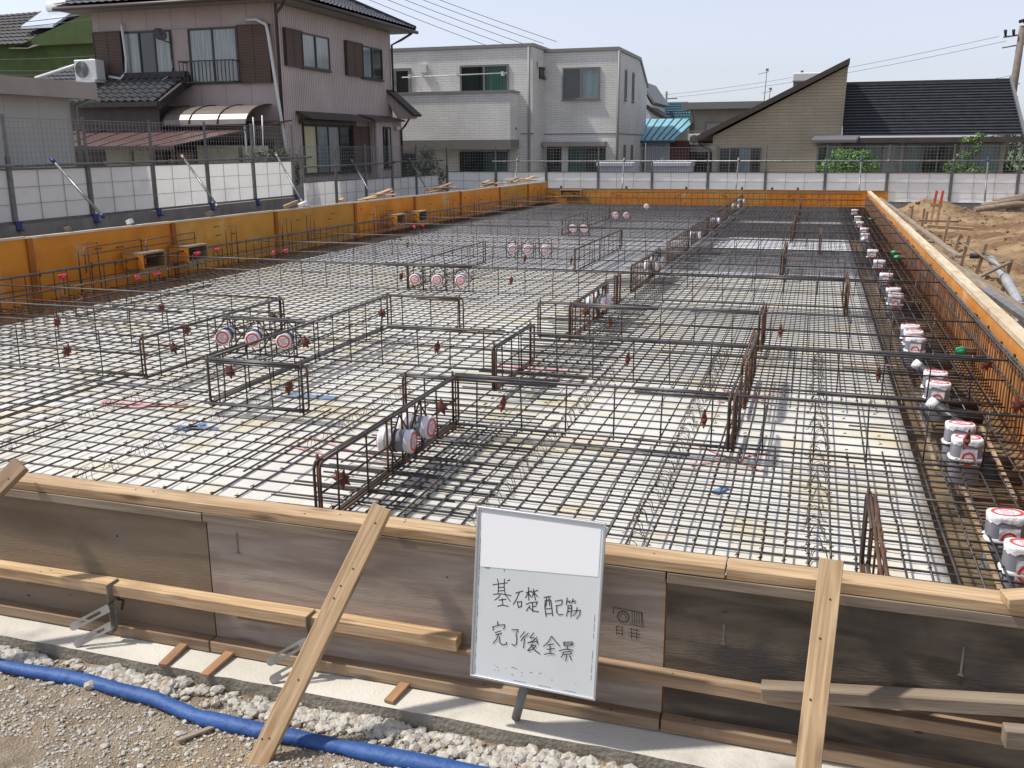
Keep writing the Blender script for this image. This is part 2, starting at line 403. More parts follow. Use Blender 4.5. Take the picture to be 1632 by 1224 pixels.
# dug earth to the right of the foundation
def dirt_z(x, y):
    b = -0.14 + 0.05 * nz(x, y, 0.8, 4)
    ridge = math.exp(-((x - 5.3 - 0.05 * (y - 15) - .5 * nz(y, 1, .35)) / 1.5) ** 2) * min(1, max(0, (29.5 - y) / 7)) * min(1, max(0, (y - 8) / 5)) * 0.8
    near = math.exp(-((x - 3.9) / 0.9) ** 2 - ((y - 10) / 4) ** 2) * 0.5
    mound = 0.55 * math.exp(-((x - 3.4) / 1.1) ** 2 - ((y - 31.5) / 1.6) ** 2)
    bank = max(0.0, ridge + near)
    return b + bank * (0.75 + 0.55 * nz(x, y, 0.55, 9)) + mound + 0.22 * (abs(nz(x, y, 1.1, 1)) - .2) * (0.35 + 1.3 * bank) + 0.12 * (abs(nz(x, y, 3.6, 7)) - .2) * (0.25 + bank) + .055 * nz(x, y, 8, 2)
grid('dug_earth', 1.56, 14.5, 2.5, 34.75, 270, 660, dirt_z, M['dirt'])
grid('left_strip', -14.0, -9.5, 3.5, 34.8, 20, 120, lambda x, y: (0.42 if y < 24 else 0.42 - 0.04 * (y - 24)) + 0.05 * nz(x, y, 1, 5), M['far_ground'])
grid('meadow', 7.6, 200, 36.5, 420, 40, 60, lambda x, y: -0.16 + 0.1 * nz(x, y, 0.1), M['grass'])

# crushed stone on the yard : uncountable
def rock(mb, c, r):
    sx, sy, sz = r * random.uniform(.75, 1.25), r * random.uniform(.7, 1.15), r * random.uniform(.5, .85)
    a = random.uniform(0, 6.3); ca, sa = math.cos(a), math.sin(a)
    base = [(1, 0, 0), (-1, 0, 0), (0, 1, 0), (0, -1, 0), (0, 0, 1), (0, 0, -1), (.6, .6, .6), (-.6, .6, .55), (-.6, -.6, .6), (.6, -.6, .55), (.62, .6, -.6), (-.6, .6, -.6), (-.6, -.6, -.6), (.6, -.6, -.6)]
    fs = [(4, 6, 7), (4, 7, 8), (4, 8, 9), (4, 9, 6), (0, 10, 6), (0, 6, 9), (0, 9, 13), (0, 13, 10), (2, 11, 7), (2, 7, 6), (2, 6, 10), (2, 10, 11), (1, 12, 8), (1, 8, 7), (1, 7, 11), (1, 11, 12), (3, 13, 9), (3, 9, 8), (3, 8, 12), (3, 12, 13), (5, 10, 13), (5, 13, 12), (5, 12, 11), (5, 11, 10)]
    vs = []
    for x, y, z in base:
        k = random.uniform(.8, 1.15); x, y, z = x * sx * k, y * sy * k, z * sz * k
        vs.append((c[0] + x * ca - y * sa, c[1] + x * sa + y * ca, c[2] + z))
    mb.add(vs, fs)
mb = MB()
for i in range(3400):                                     # the heap of bigger stones along the pad
    x = random.uniform(-3.6, 1.0); y = 2.725 - abs(random.gauss(0, 0.045))
    dens = 0.25 + 0.75 * (MN.noise(Vector((x * 1.7, 0, 4))) > -0.15)
    if x > -1.2: dens = 1.0; y = 2.72 - abs(random.gauss(0, 0.09))
    if random.random() > dens: continue
    r = random.choice([.006, .008, .011, .014, .017, .021, .024]) * random.uniform(.8, 1.2)
    rock(mb, (x, y, front_z(x, y) + r * .4), r)
for i in range(21000):
    x = random.uniform(-3.9, 0.9); y = random.uniform(2.05, 2.72)
    r = 0.0022 + 0.0065 * random.random() ** 3 + (0.009 * random.random() if random.random() < .06 else 0)
    if MN.noise(Vector((x * 2, y * 3, 1))) < -0.25: continue
    rock(mb, (x, y, front_z(x, y) + r * .3), r)
tag(mb.build('loose_stones', M['stone']), 'crushed stone strewn over the yard in front of the form', 'gravel', kind='stuff')

# ------------------------------------------------------------------ near form (weathered plywood)
near_panels = [(-5.82, -4.02, 'ply_out', 'weathered brown form panel running off the left edge of the photo'),
               (-4.01, -2.203, 'ply_out', 'smooth brown plywood form panel behind the first metal form clamp'),
               (-2.197, -0.393, 'ply_grey', 'grey streaked plywood form panel behind the long leaning prop'),
               (-0.387, 1.42, 'ply_dark', 'dark stained plywood form panel at right behind the upright prop')]
for x0, x1, mm, lab in near_panels:
    t = thing('plywood_form', lab, 'form panel', ((x0 + x1) / 2, 2.93, 0.085), 'weathered panels of the near form')
    MB().box(x0, 2.93, 0.085, x1, 2.942, 0.672).build('plywood_face', M[mm], t)
    timber('top_rail', (x0, 2.917, 0.6525), (x1, 2.917, 0.6525), 0.0245, 0.036, M['pine_grey'], parent=t)
    timber('bottom_rail', (x0, 2.905, 0.108), (x1, 2.905, 0.108), 0.05, 0.046, M['pine_dirty'], parent=t, nails=3)
    kb = MB()
    for k in range(7):
        kx, kz = random.uniform(x0 + .1, x1 - .1), random.choice([random.uniform(.5, .62), random.uniform(.15, .24), random.uniform(.35, .6)])
        r = random.uniform(.004, .009); a = random.uniform(.6, 1.8)
        kb.add([(kx + r * a * math.cos(j * .785), 2.9285, kz + r * .6 * math.sin(j * .785)) for j in range(8)], [tuple(range(8))])
        kb.build('nail_hole', M['knot'], t); kb = MB()
    db = MB()
    for k in range(2 if mm == 'ply_dark' else 1):
        kx, kz = x0 + (.16, .95)[k] + random.uniform(-.04, .04), random.uniform(.48, .6); L_ = random.uniform(.05, .1)
        db.add([(kx - .004, 2.9282, kz), (kx + .004, 2.9282, kz), (kx + .003, 2.9282, kz - L_), (kx + .011, 2.9282, kz - L_ - .014), (kx - .01, 2.9282, kz - L_ - .012), (kx - .003, 2.9282, kz - L_)], [(0, 5, 2, 1), (5, 4, 3, 2)])
        db.build('cement_drip', M['drip'], t); db = MB()
    MB().box(x0, 2.9425, .09, x1 + .0066, 2.949, .66).build('inner_coating', M['orange'], t)
# old ink stamp on the grey panel
sb = MB()
def arc(cx, cz, r0, r1, a0, a1, n=20):
    for i in range(n):
        b0 = a0 + (a1 - a0) * i / n; b1 = a0 + (a1 - a0) * (i + 1) / n
        sb.add([(cx + r * math.cos(b), 2.9284, cz + r * math.sin(b)) for r, b in ((r0, b0), (r1, b0), (r1, b1), (r0, b1))], [(0, 1, 2, 3)])
def st(x0, z0, x1, z1, w_=.0022):
    d = Vector((x1 - x0, 0, z1 - z0)).normalized() * w_ / 2; n = Vector((-d.z, 0, d.x))
    a, b = Vector((x0, 2.9284, z0)), Vector((x1, 2.9284, z1))
    sb.add([a - n, b - n, b + n, a + n], [(0, 1, 2, 3)])
arc(-.535, .475, .018, .022, 0, 6.283); arc(-.535, .475, .009, .012, -.6, 3.6)
for k in range(5): st(-.505 + k * .008, .50, -.503 + k * .008, .455)
st(-.57, .505, -.47, .50); st(-.57, .505, -.57, .48); st(-.47, .5, -.465, .445); st(-.51, .452, -.465, .445)
for k in range(3): st(-.56, .435 - k * .013, -.535, .434 - k * .013); st(-.515, .432 - k * .013, -.475, .43 - k * .013)
for k in range(2): st(-.558 + k * .02, .437, -.556 + k * .02, .40); st(-.505 + k * .018, .437, -.505 + k * .018, .395)
for o in list(COL.objects):
    if o.get('label', '').startswith('grey streaked'): sb.build('faded_stamp', M['ink_grey'], o)

timber('top_batten', (-6.0, 2.955, 0.6925), (-3.35, 2.955, 0.6925), 0.095, 0.038, M['pine'], label='pale batten on top of the near form, running out at the left edge', cat='batten', group='battens on the near form', nails=6)
timber('top_batten', (-3.346, 2.955, 0.6925), (-0.20, 2.955, 0.6925), 0.095, 0.038, M['pine'], label='long pale batten on top of the near form behind the whiteboard', cat='batten', group='battens on the near form', nails=10)
timber('top_batten', (-0.196, 2.956, 0.692), (2.3, 2.956, 0.692), 0.093, 0.037, M['pine'], label='pale batten on top of the near form under the upright prop', cat='batten', group='battens on the near form', nails=8)
G = 'battens on the near form'
timber('waling_batten', (-5.6, 2.897, 0.298), (-1.13, 2.897, 0.298), 0.064, 0.05, M['pine'], label='long waling batten at mid height of the near form, ending left of the whiteboard', cat='batten', group=G, nails=4)
timber('waling_batten', (-5.6, 2.908, 0.262), (-3.1, 2.908, 0.262), 0.04, 0.02, M['pine_dirty'], label='short thin strip under the waling batten at the left edge', cat='batten', group=G)
timber('waling_batten', (-2.06, 2.905, 0.262), (-1.06, 2.905, 0.262), 0.048, 0.022, M['pine_dirty'], label='thin strip under the end of the waling batten beside the leaning prop', cat='batten', group=G)
timber('waling_batten', (-1.0, 2.902, 0.29), (1.6, 2.902, 0.265), 0.055, 0.042, M['pine_dirty'], label='dirty batten low on the dark form panel, passing behind the upright prop', cat='batten', group=G, nails=3)
timber('loose_plank', (-0.06, 2.868, 0.315), (1.5, 2.862, 0.50), 0.06, 0.046, M['pine_grey'], label='loose greyed plank rising to the right behind the upright prop', cat='plank', nails=4)
timber('timber_offcut', (0.645, 2.80, 0.335), (1.2, 2.83, 0.36), 0.05, 0.06, M['pine_grey'], label='block of sawn wood at the right edge under the loose plank', cat='offcut')
timber('timber_offcut', (0.62, 2.90, 0.728), (1.2, 3.02, 0.80), 0.07, 0.032, M['pine'], label='pale piece of wood lying on the batten at the right edge', cat='offcut')
# leaning props
timber('leaning_prop', (-1.406, 2.876, 0.80), (-1.693, 2.397, -0.01), 0.072, 0.034, M['pine'], upv=(0.2, -0.7, 0.6), label='long leaning prop crossing the blue hose, left of the whiteboard', cat='prop', group='props against the near form', nails=7)
timber('leaning_prop', (0.122, 2.872, 0.80), (0.075, 2.33, -0.02), 0.072, 0.032, M['pine'], upv=(0, -.8, 0.4), label='upright pale prop against the dark form panel at right', cat='prop', group='props against the near form', nails=9)
timber('leaning_prop', (-3.03, 2.88, 0.80), (-3.62, 2.2, 0.0), 0.075, 0.032, M['pine_dirty'], upv=(0.2, -0.7, 0.6), label='short end of a leaning prop at the left edge', cat='prop', group='props against the near form', nails=5)
# packing wedges under the form
for (x0, y0, x1, y1, lab) in [(-2.325, 2.90, -2.315, 2.735, 'first brown packing wedge from the left under the near form'), (-2.105, 2.90, -2.115, 2.72, 'second brown packing wedge from the left under the near form'), (-1.345, 2.90, -1.36, 2.765, 'brown packing wedge under the form between leaning prop and whiteboard')]:
    timber('packing_wedge', (x0, y0, 0.098), (x1, y1, 0.087), 0.038, 0.012, M['wedge'], label=lab, cat='wedge', group='packing wedges under the near form')
timber('timber_offcut', (-1.93, 2.53, 0.03), (-2.02, 2.42, 0.022), 0.018, 0.008, M['pine_grey'], label='small splinter of grey wood on the gravel below the hose', cat='offcut')

# form clamps
def clamp(x, lab):
    t = thing('form_clamp', lab, 'clamp', (x, 2.86, 0.12), 'metal form clamps on the near form')
    mb = MB()
    mb.box(x - .002, 2.835, .25, x + .002, 2.905, .335)
    mb.box(x - .002, 2.835, .12, x + .002, 2.865, .255)
    mb.box(x - .03, 2.868, .13, x + .004, 2.872, .2); mb.build('angle_plate', M['bracket'], t)
    for z, y in ((.235, 2.835), (.155, 2.845)):
        p = MB(); L_ = .15; dx, dz = -.085, -.045; d = Vector((dx, -.06, dz)).normalized(); sd = d.cross(Vector((.45, -.65, .62))).normalized()
        o = Vector((x, y, z)); a = sd * .017; b = sd * .007; n = d.cross(sd) * .0015
        def strip(u0, u1, s0, s1):
            q = [o + d * u0 + sd * s0, o + d * u1 + sd * s0, o + d * u1 + sd * s1, o + d * u0 + sd * s1]
            p.prism([v - n for v in q], n * 2)
        strip(0, L_, -.017, -.006); strip(0, L_, .006, .017); strip(0, .035, -.006, .006); strip(L_ - .03, L_, -.006, .006)
        e = [o + d * L_ + sd * (.017 * math.cos(i * math.pi / 6)) + d * (.017 * math.sin(i * math.pi / 6)) for i in range(7)]
        p.prism([v - n for v in e], n * 2)
        p.build('slotted_arm', M['bracket'], t)
    MB().tube([(x + .01, 2.895, .2), (x + .018, 2.90, .24), (x + .004, 2.885, .25)], .006, 6).build('lock_pin', M['knot'], t)
clamp(-2.635, 'metal form clamp with two slotted arms, left of the leaning prop')
clamp(-1.725, 'metal form clamp half hidden behind the leaning prop')

# blue hose
HT = [(-4.2, 2.655), (-3.0, 2.625), (-2.69, 2.63), (-2.32, 2.605), (-1.97, 2.552), (-1.73, 2.545), (-1.41, 2.545), (-1.09, 2.55), (-.95, 2.548), (1.2, 2.50)]
def hose_y(x):
    for (a, b), (c, d) in zip(HT, HT[1:]):
        if x <= c: f = (x - a) / (c - a); f = f * f * (3 - 2 * f) if 0 < f < 1 else f; return b + (d - b) * f
    return HT[-1][1]
pts = [(-6.2, 2.78, .045), (-5.0, 2.72, .045), (-4.0, 2.67, .045)]
xs = -4.0
while xs < 0.9:
    xs += 0.025; pts.append((xs, hose_y(xs) + .004 * math.sin(xs * 7), .043 + .002 * math.sin(xs * 5)))
mb = MB(); n = 14; o0 = 0; rr = []
for i, p in enumerate(pts): rr.append(.0305 + .0015 * max(0, min(2.2, p[0] + 3.1)) + .002 * math.sin(p[0] * 9) + .004 * MN.noise(Vector((p[0] * 5, 0, 0))) - .006 * math.exp(-(((p[0] * 1.37 + 9) % .83 - .4) / .035) ** 2))
mb.tube(pts, rr, n)
for v in mb.v:                                             # lay-flat hose: wider than high
    v.z = 0.004 + (v.z - 0.008) * 0.78
hose = mb.build('water_hose', M['hose'])
tag(hose, 'blue lay-flat hose lying across the gravel in front', 'hose')

# ------------------------------------------------------------------ whiteboard
TL, TR, BL, BR = Vector((-1.017, 2.812, .871)), Vector((-.568, 2.806, .866)), Vector((-1.036, 2.745, .268)), Vector((-.592, 2.728, .262))
ux = ((TR - TL) + (BR - BL)).normalized(); vy0 = ((TL - BL) + (TR - BR)).normalized(); nn = ux.cross(vy0).normalized(); vy = nn.cross(ux).normalized()
W_, H_ = ((TR - TL).length + (BR - BL).length) / 2, ((TL - BL).length + (TR - BR).length) / 2
ctr = (TL + TR + BL + BR) / 4; o_ = ctr - ux * W_ / 2 - vy * H_ / 2
def bp(u, v, d=0.0): return o_ + ux * (u * W_) + vy * (v * H_) + nn * d
wb = thing('whiteboard', 'site whiteboard with handwritten Japanese notes, leaning on the near form', 'whiteboard', tuple(bp(.5, 0)))
mb = MB()
mb.prism([bp(.01, .01, -.004), bp(.99, .01, -.004), bp(.99, .99, -.004), bp(.01, .99, -.004)], nn * .006); mb.build('writing_surface', M['board'], wb)
mb = MB(); e = .013
for a, b, c, d_ in ((0, 0, 1, e), (0, 1 - e, 1, 1), (0, e, e * 1.3, 1 - e), (1 - e * 1.3, e, 1, 1 - e)):
    mb.prism([bp(a, b, -.007), bp(c, b, -.007), bp(c, d_, -.007), bp(a, d_, -.007)], nn * .014)
mb.build('frame', M['alu'], wb, bevel=.001)
mb = MB(); mb.prism([bp(.045, .655, .0025), bp(.965, .70, .0025), bp(.965, .965, .0025), bp(.035, .965, .0025)], nn * .0006); mb.build('blank_paper', M['paper'], wb)
STROKES = [[(0.152,0.56),(0.268,0.585)],[(0.187,0.598),(0.198,0.567),(0.196,0.513)],[(0.243,0.604),(0.243,0.562),(0.254,0.517)],[(0.197,0.549),(0.243,0.557)],[(0.197,0.529),(0.248,0.538)],[(0.158,0.505),(0.224,0.516),(0.301,0.515)],[(0.214,0.509),(0.201,0.492),(0.173,0.473)],[(0.25,0.517),(0.274,0.501),(0.299,0.481)],[(0.206,0.477),(0.263,0.489)],[(0.231,0.49),(0.24,0.451)],[(0.197,0.44),(0.231,0.451),(0.284,0.451)],[(0.267,0.598),(0.287,0.604)],[(0.337,0.534),(0.394,0.553)],[(0.366,0.542),(0.348,0.504),(0.323,0.466)],[(0.353,0.486),(0.365,0.453)],[(0.354,0.484),(0.388,0.491),(0.387,0.461)],[(0.364,0.454),(0.391,0.464)],[(0.419,0.545),(0.462,0.561)],[(0.436,0.579),(0.444,0.506)],[(0.438,0.548),(0.417,0.517)],[(0.442,0.543),(0.462,0.524)],[(0.463,0.553),(0.51,0.571)],[(0.475,0.574),(0.486,0.543),(0.495,0.513)],[(0.479,0.553),(0.469,0.53)],[(0.484,0.553),(0.512,0.534)],[(0.424,0.479),(0.448,0.491),(0.512,0.505),(0.503,0.486)],[(0.473,0.496),(0.479,0.443)],[(0.478,0.473),(0.504,0.479)],[(0.454,0.475),(0.428,0.442)],[(0.451,0.464),(0.482,0.449),(0.524,0.449)],[(0.56,0.536),(0.613,0.549)],[(0.571,0.519),(0.572,0.479),(0.585,0.43)],[(0.571,0.519),(0.615,0.528),(0.625,0.486),(0.636,0.44)],[(0.581,0.539),(0.583,0.507),(0.577,0.485)],[(0.599,0.542),(0.608,0.494)],[(0.584,0.473),(0.622,0.481)],[(0.585,0.444),(0.632,0.455)],[(0.649,0.525),(0.701,0.539),(0.704,0.522),(0.697,0.511)],[(0.656,0.499),(0.697,0.511)],[(0.663,0.501),(0.665,0.465),(0.683,0.451),(0.716,0.458)],[(0.741,0.556),(0.735,0.516)],[(0.74,0.535),(0.767,0.54)],[(0.757,0.534),(0.762,0.527)],[(0.786,0.556),(0.776,0.529)],[(0.781,0.54),(0.809,0.546)],[(0.799,0.537),(0.804,0.53)],[(0.75,0.512),(0.75,0.481),(0.741,0.451)],[(0.75,0.512),(0.777,0.517),(0.778,0.479),(0.776,0.452)],[(0.751,0.497),(0.777,0.501)],[(0.751,0.478),(0.778,0.483)],[(0.788,0.486),(0.846,0.498),(0.842,0.472),(0.82,0.447)],[(0.82,0.511),(0.813,0.478),(0.794,0.46)],[(0.204,0.352),(0.207,0.332)],[(0.167,0.319),(0.172,0.295)],[(0.168,0.314),(0.208,0.33),(0.262,0.341),(0.262,0.326),(0.253,0.313)],[(0.189,0.284),(0.233,0.301)],[(0.193,0.271),(0.242,0.286)],[(0.217,0.277),(0.202,0.247),(0.175,0.219)],[(0.226,0.264),(0.226,0.234),(0.25,0.221),(0.285,0.229),(0.283,0.241)],[(0.321,0.318),(0.372,0.326),(0.356,0.298)],[(0.356,0.298),(0.365,0.27),(0.363,0.24),(0.349,0.23),(0.326,0.235)],[(0.424,0.321),(0.391,0.284)],[(0.43,0.298),(0.397,0.263)],[(0.425,0.281),(0.424,0.254),(0.42,0.226)],[(0.453,0.317),(0.434,0.293)],[(0.496,0.323),(0.467,0.292),(0.503,0.294)],[(0.524,0.302),(0.494,0.277),(0.454,0.258)],[(0.453,0.26),(0.53,0.279)],[(0.522,0.289),(0.531,0.263)],[(0.489,0.257),(0.477,0.237),(0.454,0.215)],[(0.49,0.249),(0.519,0.253),(0.5,0.229),(0.458,0.214)],[(0.479,0.248),(0.515,0.223),(0.551,0.21)],[(0.637,0.323),(0.616,0.288),(0.578,0.256)],[(0.639,0.321),(0.672,0.296),(0.703,0.275)],[(0.607,0.268),(0.658,0.281)],[(0.607,0.242),(0.666,0.255)],[(0.628,0.274),(0.632,0.221)],[(0.588,0.211),(0.624,0.221),(0.668,0.224)],[(0.732,0.302),(0.737,0.281)],[(0.732,0.3),(0.798,0.311),(0.806,0.301),(0.787,0.288),(0.738,0.281)],[(0.737,0.292),(0.796,0.3)],[(0.762,0.285),(0.765,0.264)],[(0.701,0.247),(0.747,0.262),(0.807,0.265)],[(0.732,0.243),(0.794,0.255),(0.795,0.242),(0.733,0.23),(0.732,0.243)],[(0.761,0.234),(0.76,0.213),(0.754,0.196)],[(0.733,0.23),(0.719,0.211)],[(0.783,0.232),(0.799,0.208)]]
def ribbon(mb, pts, w_):
    pts = [Vector(p) for p in pts]
    for a, b in zip(pts, pts[1:]):
        d = b - a
        if d.length < 1e-6: continue
        d.normalize(); s_ = nn.cross(d) * w_ / 2; a2, b2 = a - d * w_ * .3, b + d * w_ * .3
        mb.add([a2 - s_, b2 - s_, b2 + s_, a2 + s_], [(0, 1, 2, 3)])
mb = MB(); mb2 = MB(); k_ = 0
for stq in STROKES:
    k_ += 1
    ribbon(mb if stq[0][1] > .4 else mb2, [bp(u, v, .0024 + .00002 * k_) for u, v in stq], .003)
mb.build('handwritten_line', M['ink'], wb); mb2.build('handwritten_line', M['ink'], wb)
mb = MB(); mb2 = MB(); k_ = 0
for stq in [[(0.08,0.683),(0.074,0.666)],[(0.078,0.675),(0.08,0.651)],[(0.086,0.678),(0.116,0.682)],[(0.095,0.685),(0.096,0.674)],[(0.106,0.686),(0.108,0.675)],[(0.087,0.67),(0.118,0.674)],[(0.091,0.671),(0.088,0.649)],[(0.095,0.664),(0.097,0.647)],[(0.095,0.664),(0.118,0.667),(0.12,0.649)],[(0.096,0.658),(0.118,0.66)],[(0.097,0.651),(0.119,0.654)],[(0.106,0.665),(0.108,0.648)],[(0.232,0.656),(0.243,0.656),(0.239,0.647)]]:
    k_ += 1
    ribbon(mb, [bp(u, v, .0024 + .00002 * k_) for u, v in stq], .0014)
for (x_, v0, v1) in ((.035, .02, .98), (.955, .08, .45)):  # worn border lines
    v = v0
    while v < v1:
        L_ = random.uniform(.01, .05)
        if random.random() < .62: ribbon(mb, [bp(x_ + .002, v, .0026), bp(x_ + .002, v + L_, .0026)], .0012)
        v += L_ + .01
for k in range(16):
    u, v = random.uniform(.18, .9), .07 + random.uniform(-.015, .03); ribbon(mb, [bp(u, v, .0026), bp(u + random.uniform(.004, .02), v + random.uniform(-.006, .006), .0026)], .0015)
for k in range(3):
    u = .35 + .2 * k; ribbon(mb, [bp(u, .025, .0026), bp(u + .1, .024, .0026)], .0011)
mb.build('worn_print', M['ink_grey'], wb)
# the round stick that carries the board
mb = MB(); a, b = Vector((-.835, 2.778, .285)), Vector((-.885, 2.80, .092))
mb.tube([a, b], .016, 14); t = thing('support_stick', 'short grey round stick under the whiteboard', 'stick', (-.885, 2.80, .088)); mb.build('stick', M['galv_dark'], t)
mb = MB(); mb.tube([(-.838, 2.752, .27), (-.80, 2.75, .262), (-.79, 2.76, .275)], .007, 6); mb.build('catch', M['bracket'], t)
# ------------------------------------------------------------------ orange form walls
def wall_panel(lab, group, a, b, zt, zb, face_m, side, strip_m, strip_w=0.08, strip_h=0.05, filler=False, stripname='top_batten', strip_over=0.012):
    """a..b: ends of the inner face (x,y); side: unit vector pointing away from the pit"""
    a, b, s = Vector((*a, 0)), Vector((*b, 0)), Vector((*side, 0))
    t = thing('orange_form', lab, 'form panel', ((a + b) / 2).to_tuple()[:2] + (zb,), group)
    d = (b - a).normalized(); g = d * 0.003
    MB().prism([a + g + Vector((0, 0, zb)), b - g + Vector((0, 0, zb)), b - g + Vector((0, 0, zt - strip_h)), a + g + Vector((0, 0, zt - strip_h))], s * .012).build('plywood_face', face_m, t)
    Z0, Z1 = Vector((0, 0, zt - strip_h + .0005)), Vector((0, 0, zt))
    p, q = a - s * strip_over, b - s * strip_over
    if strip_m:
        timber(stripname, p + g + s * strip_w / 2 + (Z0 + Z1) / 2, q - g + s * strip_w / 2 + (Z0 + Z1) / 2, strip_w, strip_h, strip_m, parent=t, nails=5)
    mb = MB(); n = max(2, int((b - a).length / .6))
    for i in range(n + 1):
        c = a + (b - a) * min(.985, max(.015, i / n)) + s * .013
        mb.prism([c + Vector((0, 0, zb)) - d * .02, c + Vector((0, 0, zb)) + d * .02, c + Vector((0, 0, zt - strip_h)) + d * .02, c + Vector((0, 0, zt - strip_h)) - d * .02], s * .05)
    mb.build('back_battens', M['pine_grey'], t)
    if filler:
        c = a - s * .03
        MB().prism([c + Vector((0, 0, zb)) + d * .0, c + Vector((0, 0, zb)) + d * .09, c + Vector((0, 0, zt - .02)) + d * .09, c + Vector((0, 0, zt - .02))], s * .029).build('joint_board', M['orange_dark'], t)
    mb = MB()
    for k in range(3):
        c = a + (b - a) * random.uniform(.1, .9) - s * .001 + Vector((0, 0, zt - random.uniform(.15, .3)))
        mb.tube([c - d * .05, c + d * .05], .004, 5); mb.tube([c - d * .05, c - d * .052 - s * .03], .008, 6); mb.tube([c + d * .05, c + d * .052 - s * .02], .007, 6)
    mb.build('form_tie', M['rust'], t)
    return t
ys = [2.95 + 1.8 * i for i in range(16)]; ys[-1] = 30.28
wm = ['orange_pale'] * 8
for i in range(15):
    wall_panel('pale orange form panel of the right-hand wall, %s one going back from the near form' % ORD[i] if True else 'deep orange form panel of the right-hand wall, %s one going back from the near form' % ORD[i],
               'orange panels of the right-hand form', (1.443, ys[i]), (1.443, ys[i + 1]), 0.727, -0.02, M[wm[i % 8]], (1, 0), M['pine_cream'], 0.10, 0.05)
xw = lambda y: -9.2 + (y - 9) * (0.75 / 21.4)
ly = [4.0, 6.6, 9.25, 11.9, 14.6, 17.45, 20.25, 23.0, 25.9, 28.4, 30.4]
lm = ['orange', 'orange', 'orange', 'orange_olive', 'orange_olive', 'orange', 'orange', 'orange', 'orange_olive', 'orange']
L3 = lambda i: ORD[i - 1] if i > 1 else ORD[0]
for i in range(10):
    lab = ('outermost orange form panel of the left-hand wall, out at the left edge' if i == 0 else
           '%s orange form panel of the left-hand wall counted from the left edge' % (['leftmost'] + ORD[1:])[i - 1])
    zt = 1.01 - .07 * (ly[i] - 9) / 21
    wall_panel(lab, 'orange panels of the left-hand form', (xw(ly[i]), ly[i]), (xw(ly[i + 1]), ly[i + 1]), zt, -0.06, M[lm[i]], (-1, 0.035), M['pine_cream'], 0.05, 0.03, filler=True, stripname='top_strip', strip_over=.016)
fx = [-8.44, -6.7, -4.95, -3.2, -1.45, 0.3, 2.02]
for i in range(6):
    wall_panel('low orange form panel of the far wall, %s from the left-hand corner' % (['first'] + ORD[1:])[i], 'orange panels of the far form', (fx[i], 30.3), (fx[i + 1], 30.3), 0.735, 0.0, M['orange' if i % 3 else 'orange_olive'], (0, 1), M['pine_grey'], 0.03, 0.02)
    if i < 5: pass
# inner coating visible from inside handled per panel; opening box in the far wall
def void_box(x0, y0, z0, x1, y1, z1, open_axis, lab, m='pine_dirty'):
    t = thing('void_former', lab, 'box frame', ((x0 + x1) / 2, (y0 + y1) / 2, z0), 'open wooden void boxes along the forms')
    w_ = .025
    MB().box(x0, y0, z0, x1, y1, z0 + w_).build('bottom_board', M[m], t)
    MB().box(x0, y0, z1 - w_, x1, y1, z1).build('top_board', M[m], t)
    if open_axis == 'x':
        for ya in (y0, y1 - w_): MB().box(x0, ya, z0 + w_ + .0005, x1, ya + w_, z1 - w_ - .0005).build('side_board', M['orange' if ya == y0 else m], t)
    else:
        for xa in (x0, x1 - w_): MB().box(xa, y0, z0 + w_ + .0005, xa + w_, y1, z1 - w_ - .0005).build('side_board', M[m], t)
    return t
void_box(-7.9, 30.0, .5, -7.2, 30.27, .70, 'y', 'small open wooden box in the far form near the corner')
for (y, lab) in ((10.8, 'open wooden box at the left-hand form, nearer of the two behind the red-taped bolts'), (11.75, 'open wooden box at the left-hand form, farther of the two behind the red-taped bolts'), (18.6, 'open wooden box halfway along the left-hand form, nearer of that pair'), (19.7, 'open wooden box halfway along the left-hand form, farther of that pair')):
    void_box(xw(y) + .06, y, .42, xw(y) + .38, y + .5, .66, 'x', lab)

# ------------------------------------------------------------------ rebar mat
rb = thing('rebar_mat', 'large tied grid of steel bars covering the whole foundation floor', 'rebar mat', (-3.6, 16.5, 0.26))
r0 = 0.0055
longx = [-2.781 - .1485 * k for k in range(40)] + [-.126 + .1 * k for k in range(-21, 15)]
for x in longx:
    y1 = 29.9 if x > -8.3 else 29.5
    j = [random.uniform(-.006, .006) for _ in range(8)]
    runs = [(3.0, y1)]
    if x > -2.3 and round((x + 2.226) / .1) % 2: runs = [(3.0, 5.62 + random.uniform(-.1, .1)), (6.78 + random.uniform(-.08, .08), y1)]
    for (ya, yb) in runs:
        MB().tube([(x + j[i], ya + (yb - ya) * i / 7 + (random.uniform(0, .08) if i in (0, 7) else 0), .2815 + random.uniform(-.0015, .0015)) for i in range(8)], r0, 6).build('long_bar', M['rebar'], rb)
cross = []
y = 3.17
while y < 29.9:
    cross.append((y, -2.42 - random.uniform(0, .25), 1.36))
    y += .102 if y < 5.42 else .172 if y < 6.95 else .102 if y < 10.9 else .16 if y < 13.9 else .102 if y < 17.3 else .26 if y < 19.2 else .102 if y < 22.8 else .2 if y < 23.8 else .102
y = 3.08
while y < 29.9: cross.append((y, -8.85, -1.75 + random.uniform(0, .25))); y += .149
def cbar(mb, y, x0, x1):
    j = [random.uniform(-.004, .004) for _ in range(6)]
    pts = [(x0 + (x1 - x0) * i / 5, y + j[i], .2685 + random.uniform(-.001, .001)) for i in range(6)]
    mb.tube(pts, r0, 6)
cross.sort()
for c in cross[:100]:
    m = MB(); cbar(m, *c); m.build('cross_bar', M['rebar'], rb)
m = MB()
for c in cross[100:]: cbar(m, *c)
o = m.build('cross_bars_beyond', M['rebar'], rb); o['kind'] = 'stuff'
m = MB()                                                    # knots of tie wire where bars cross
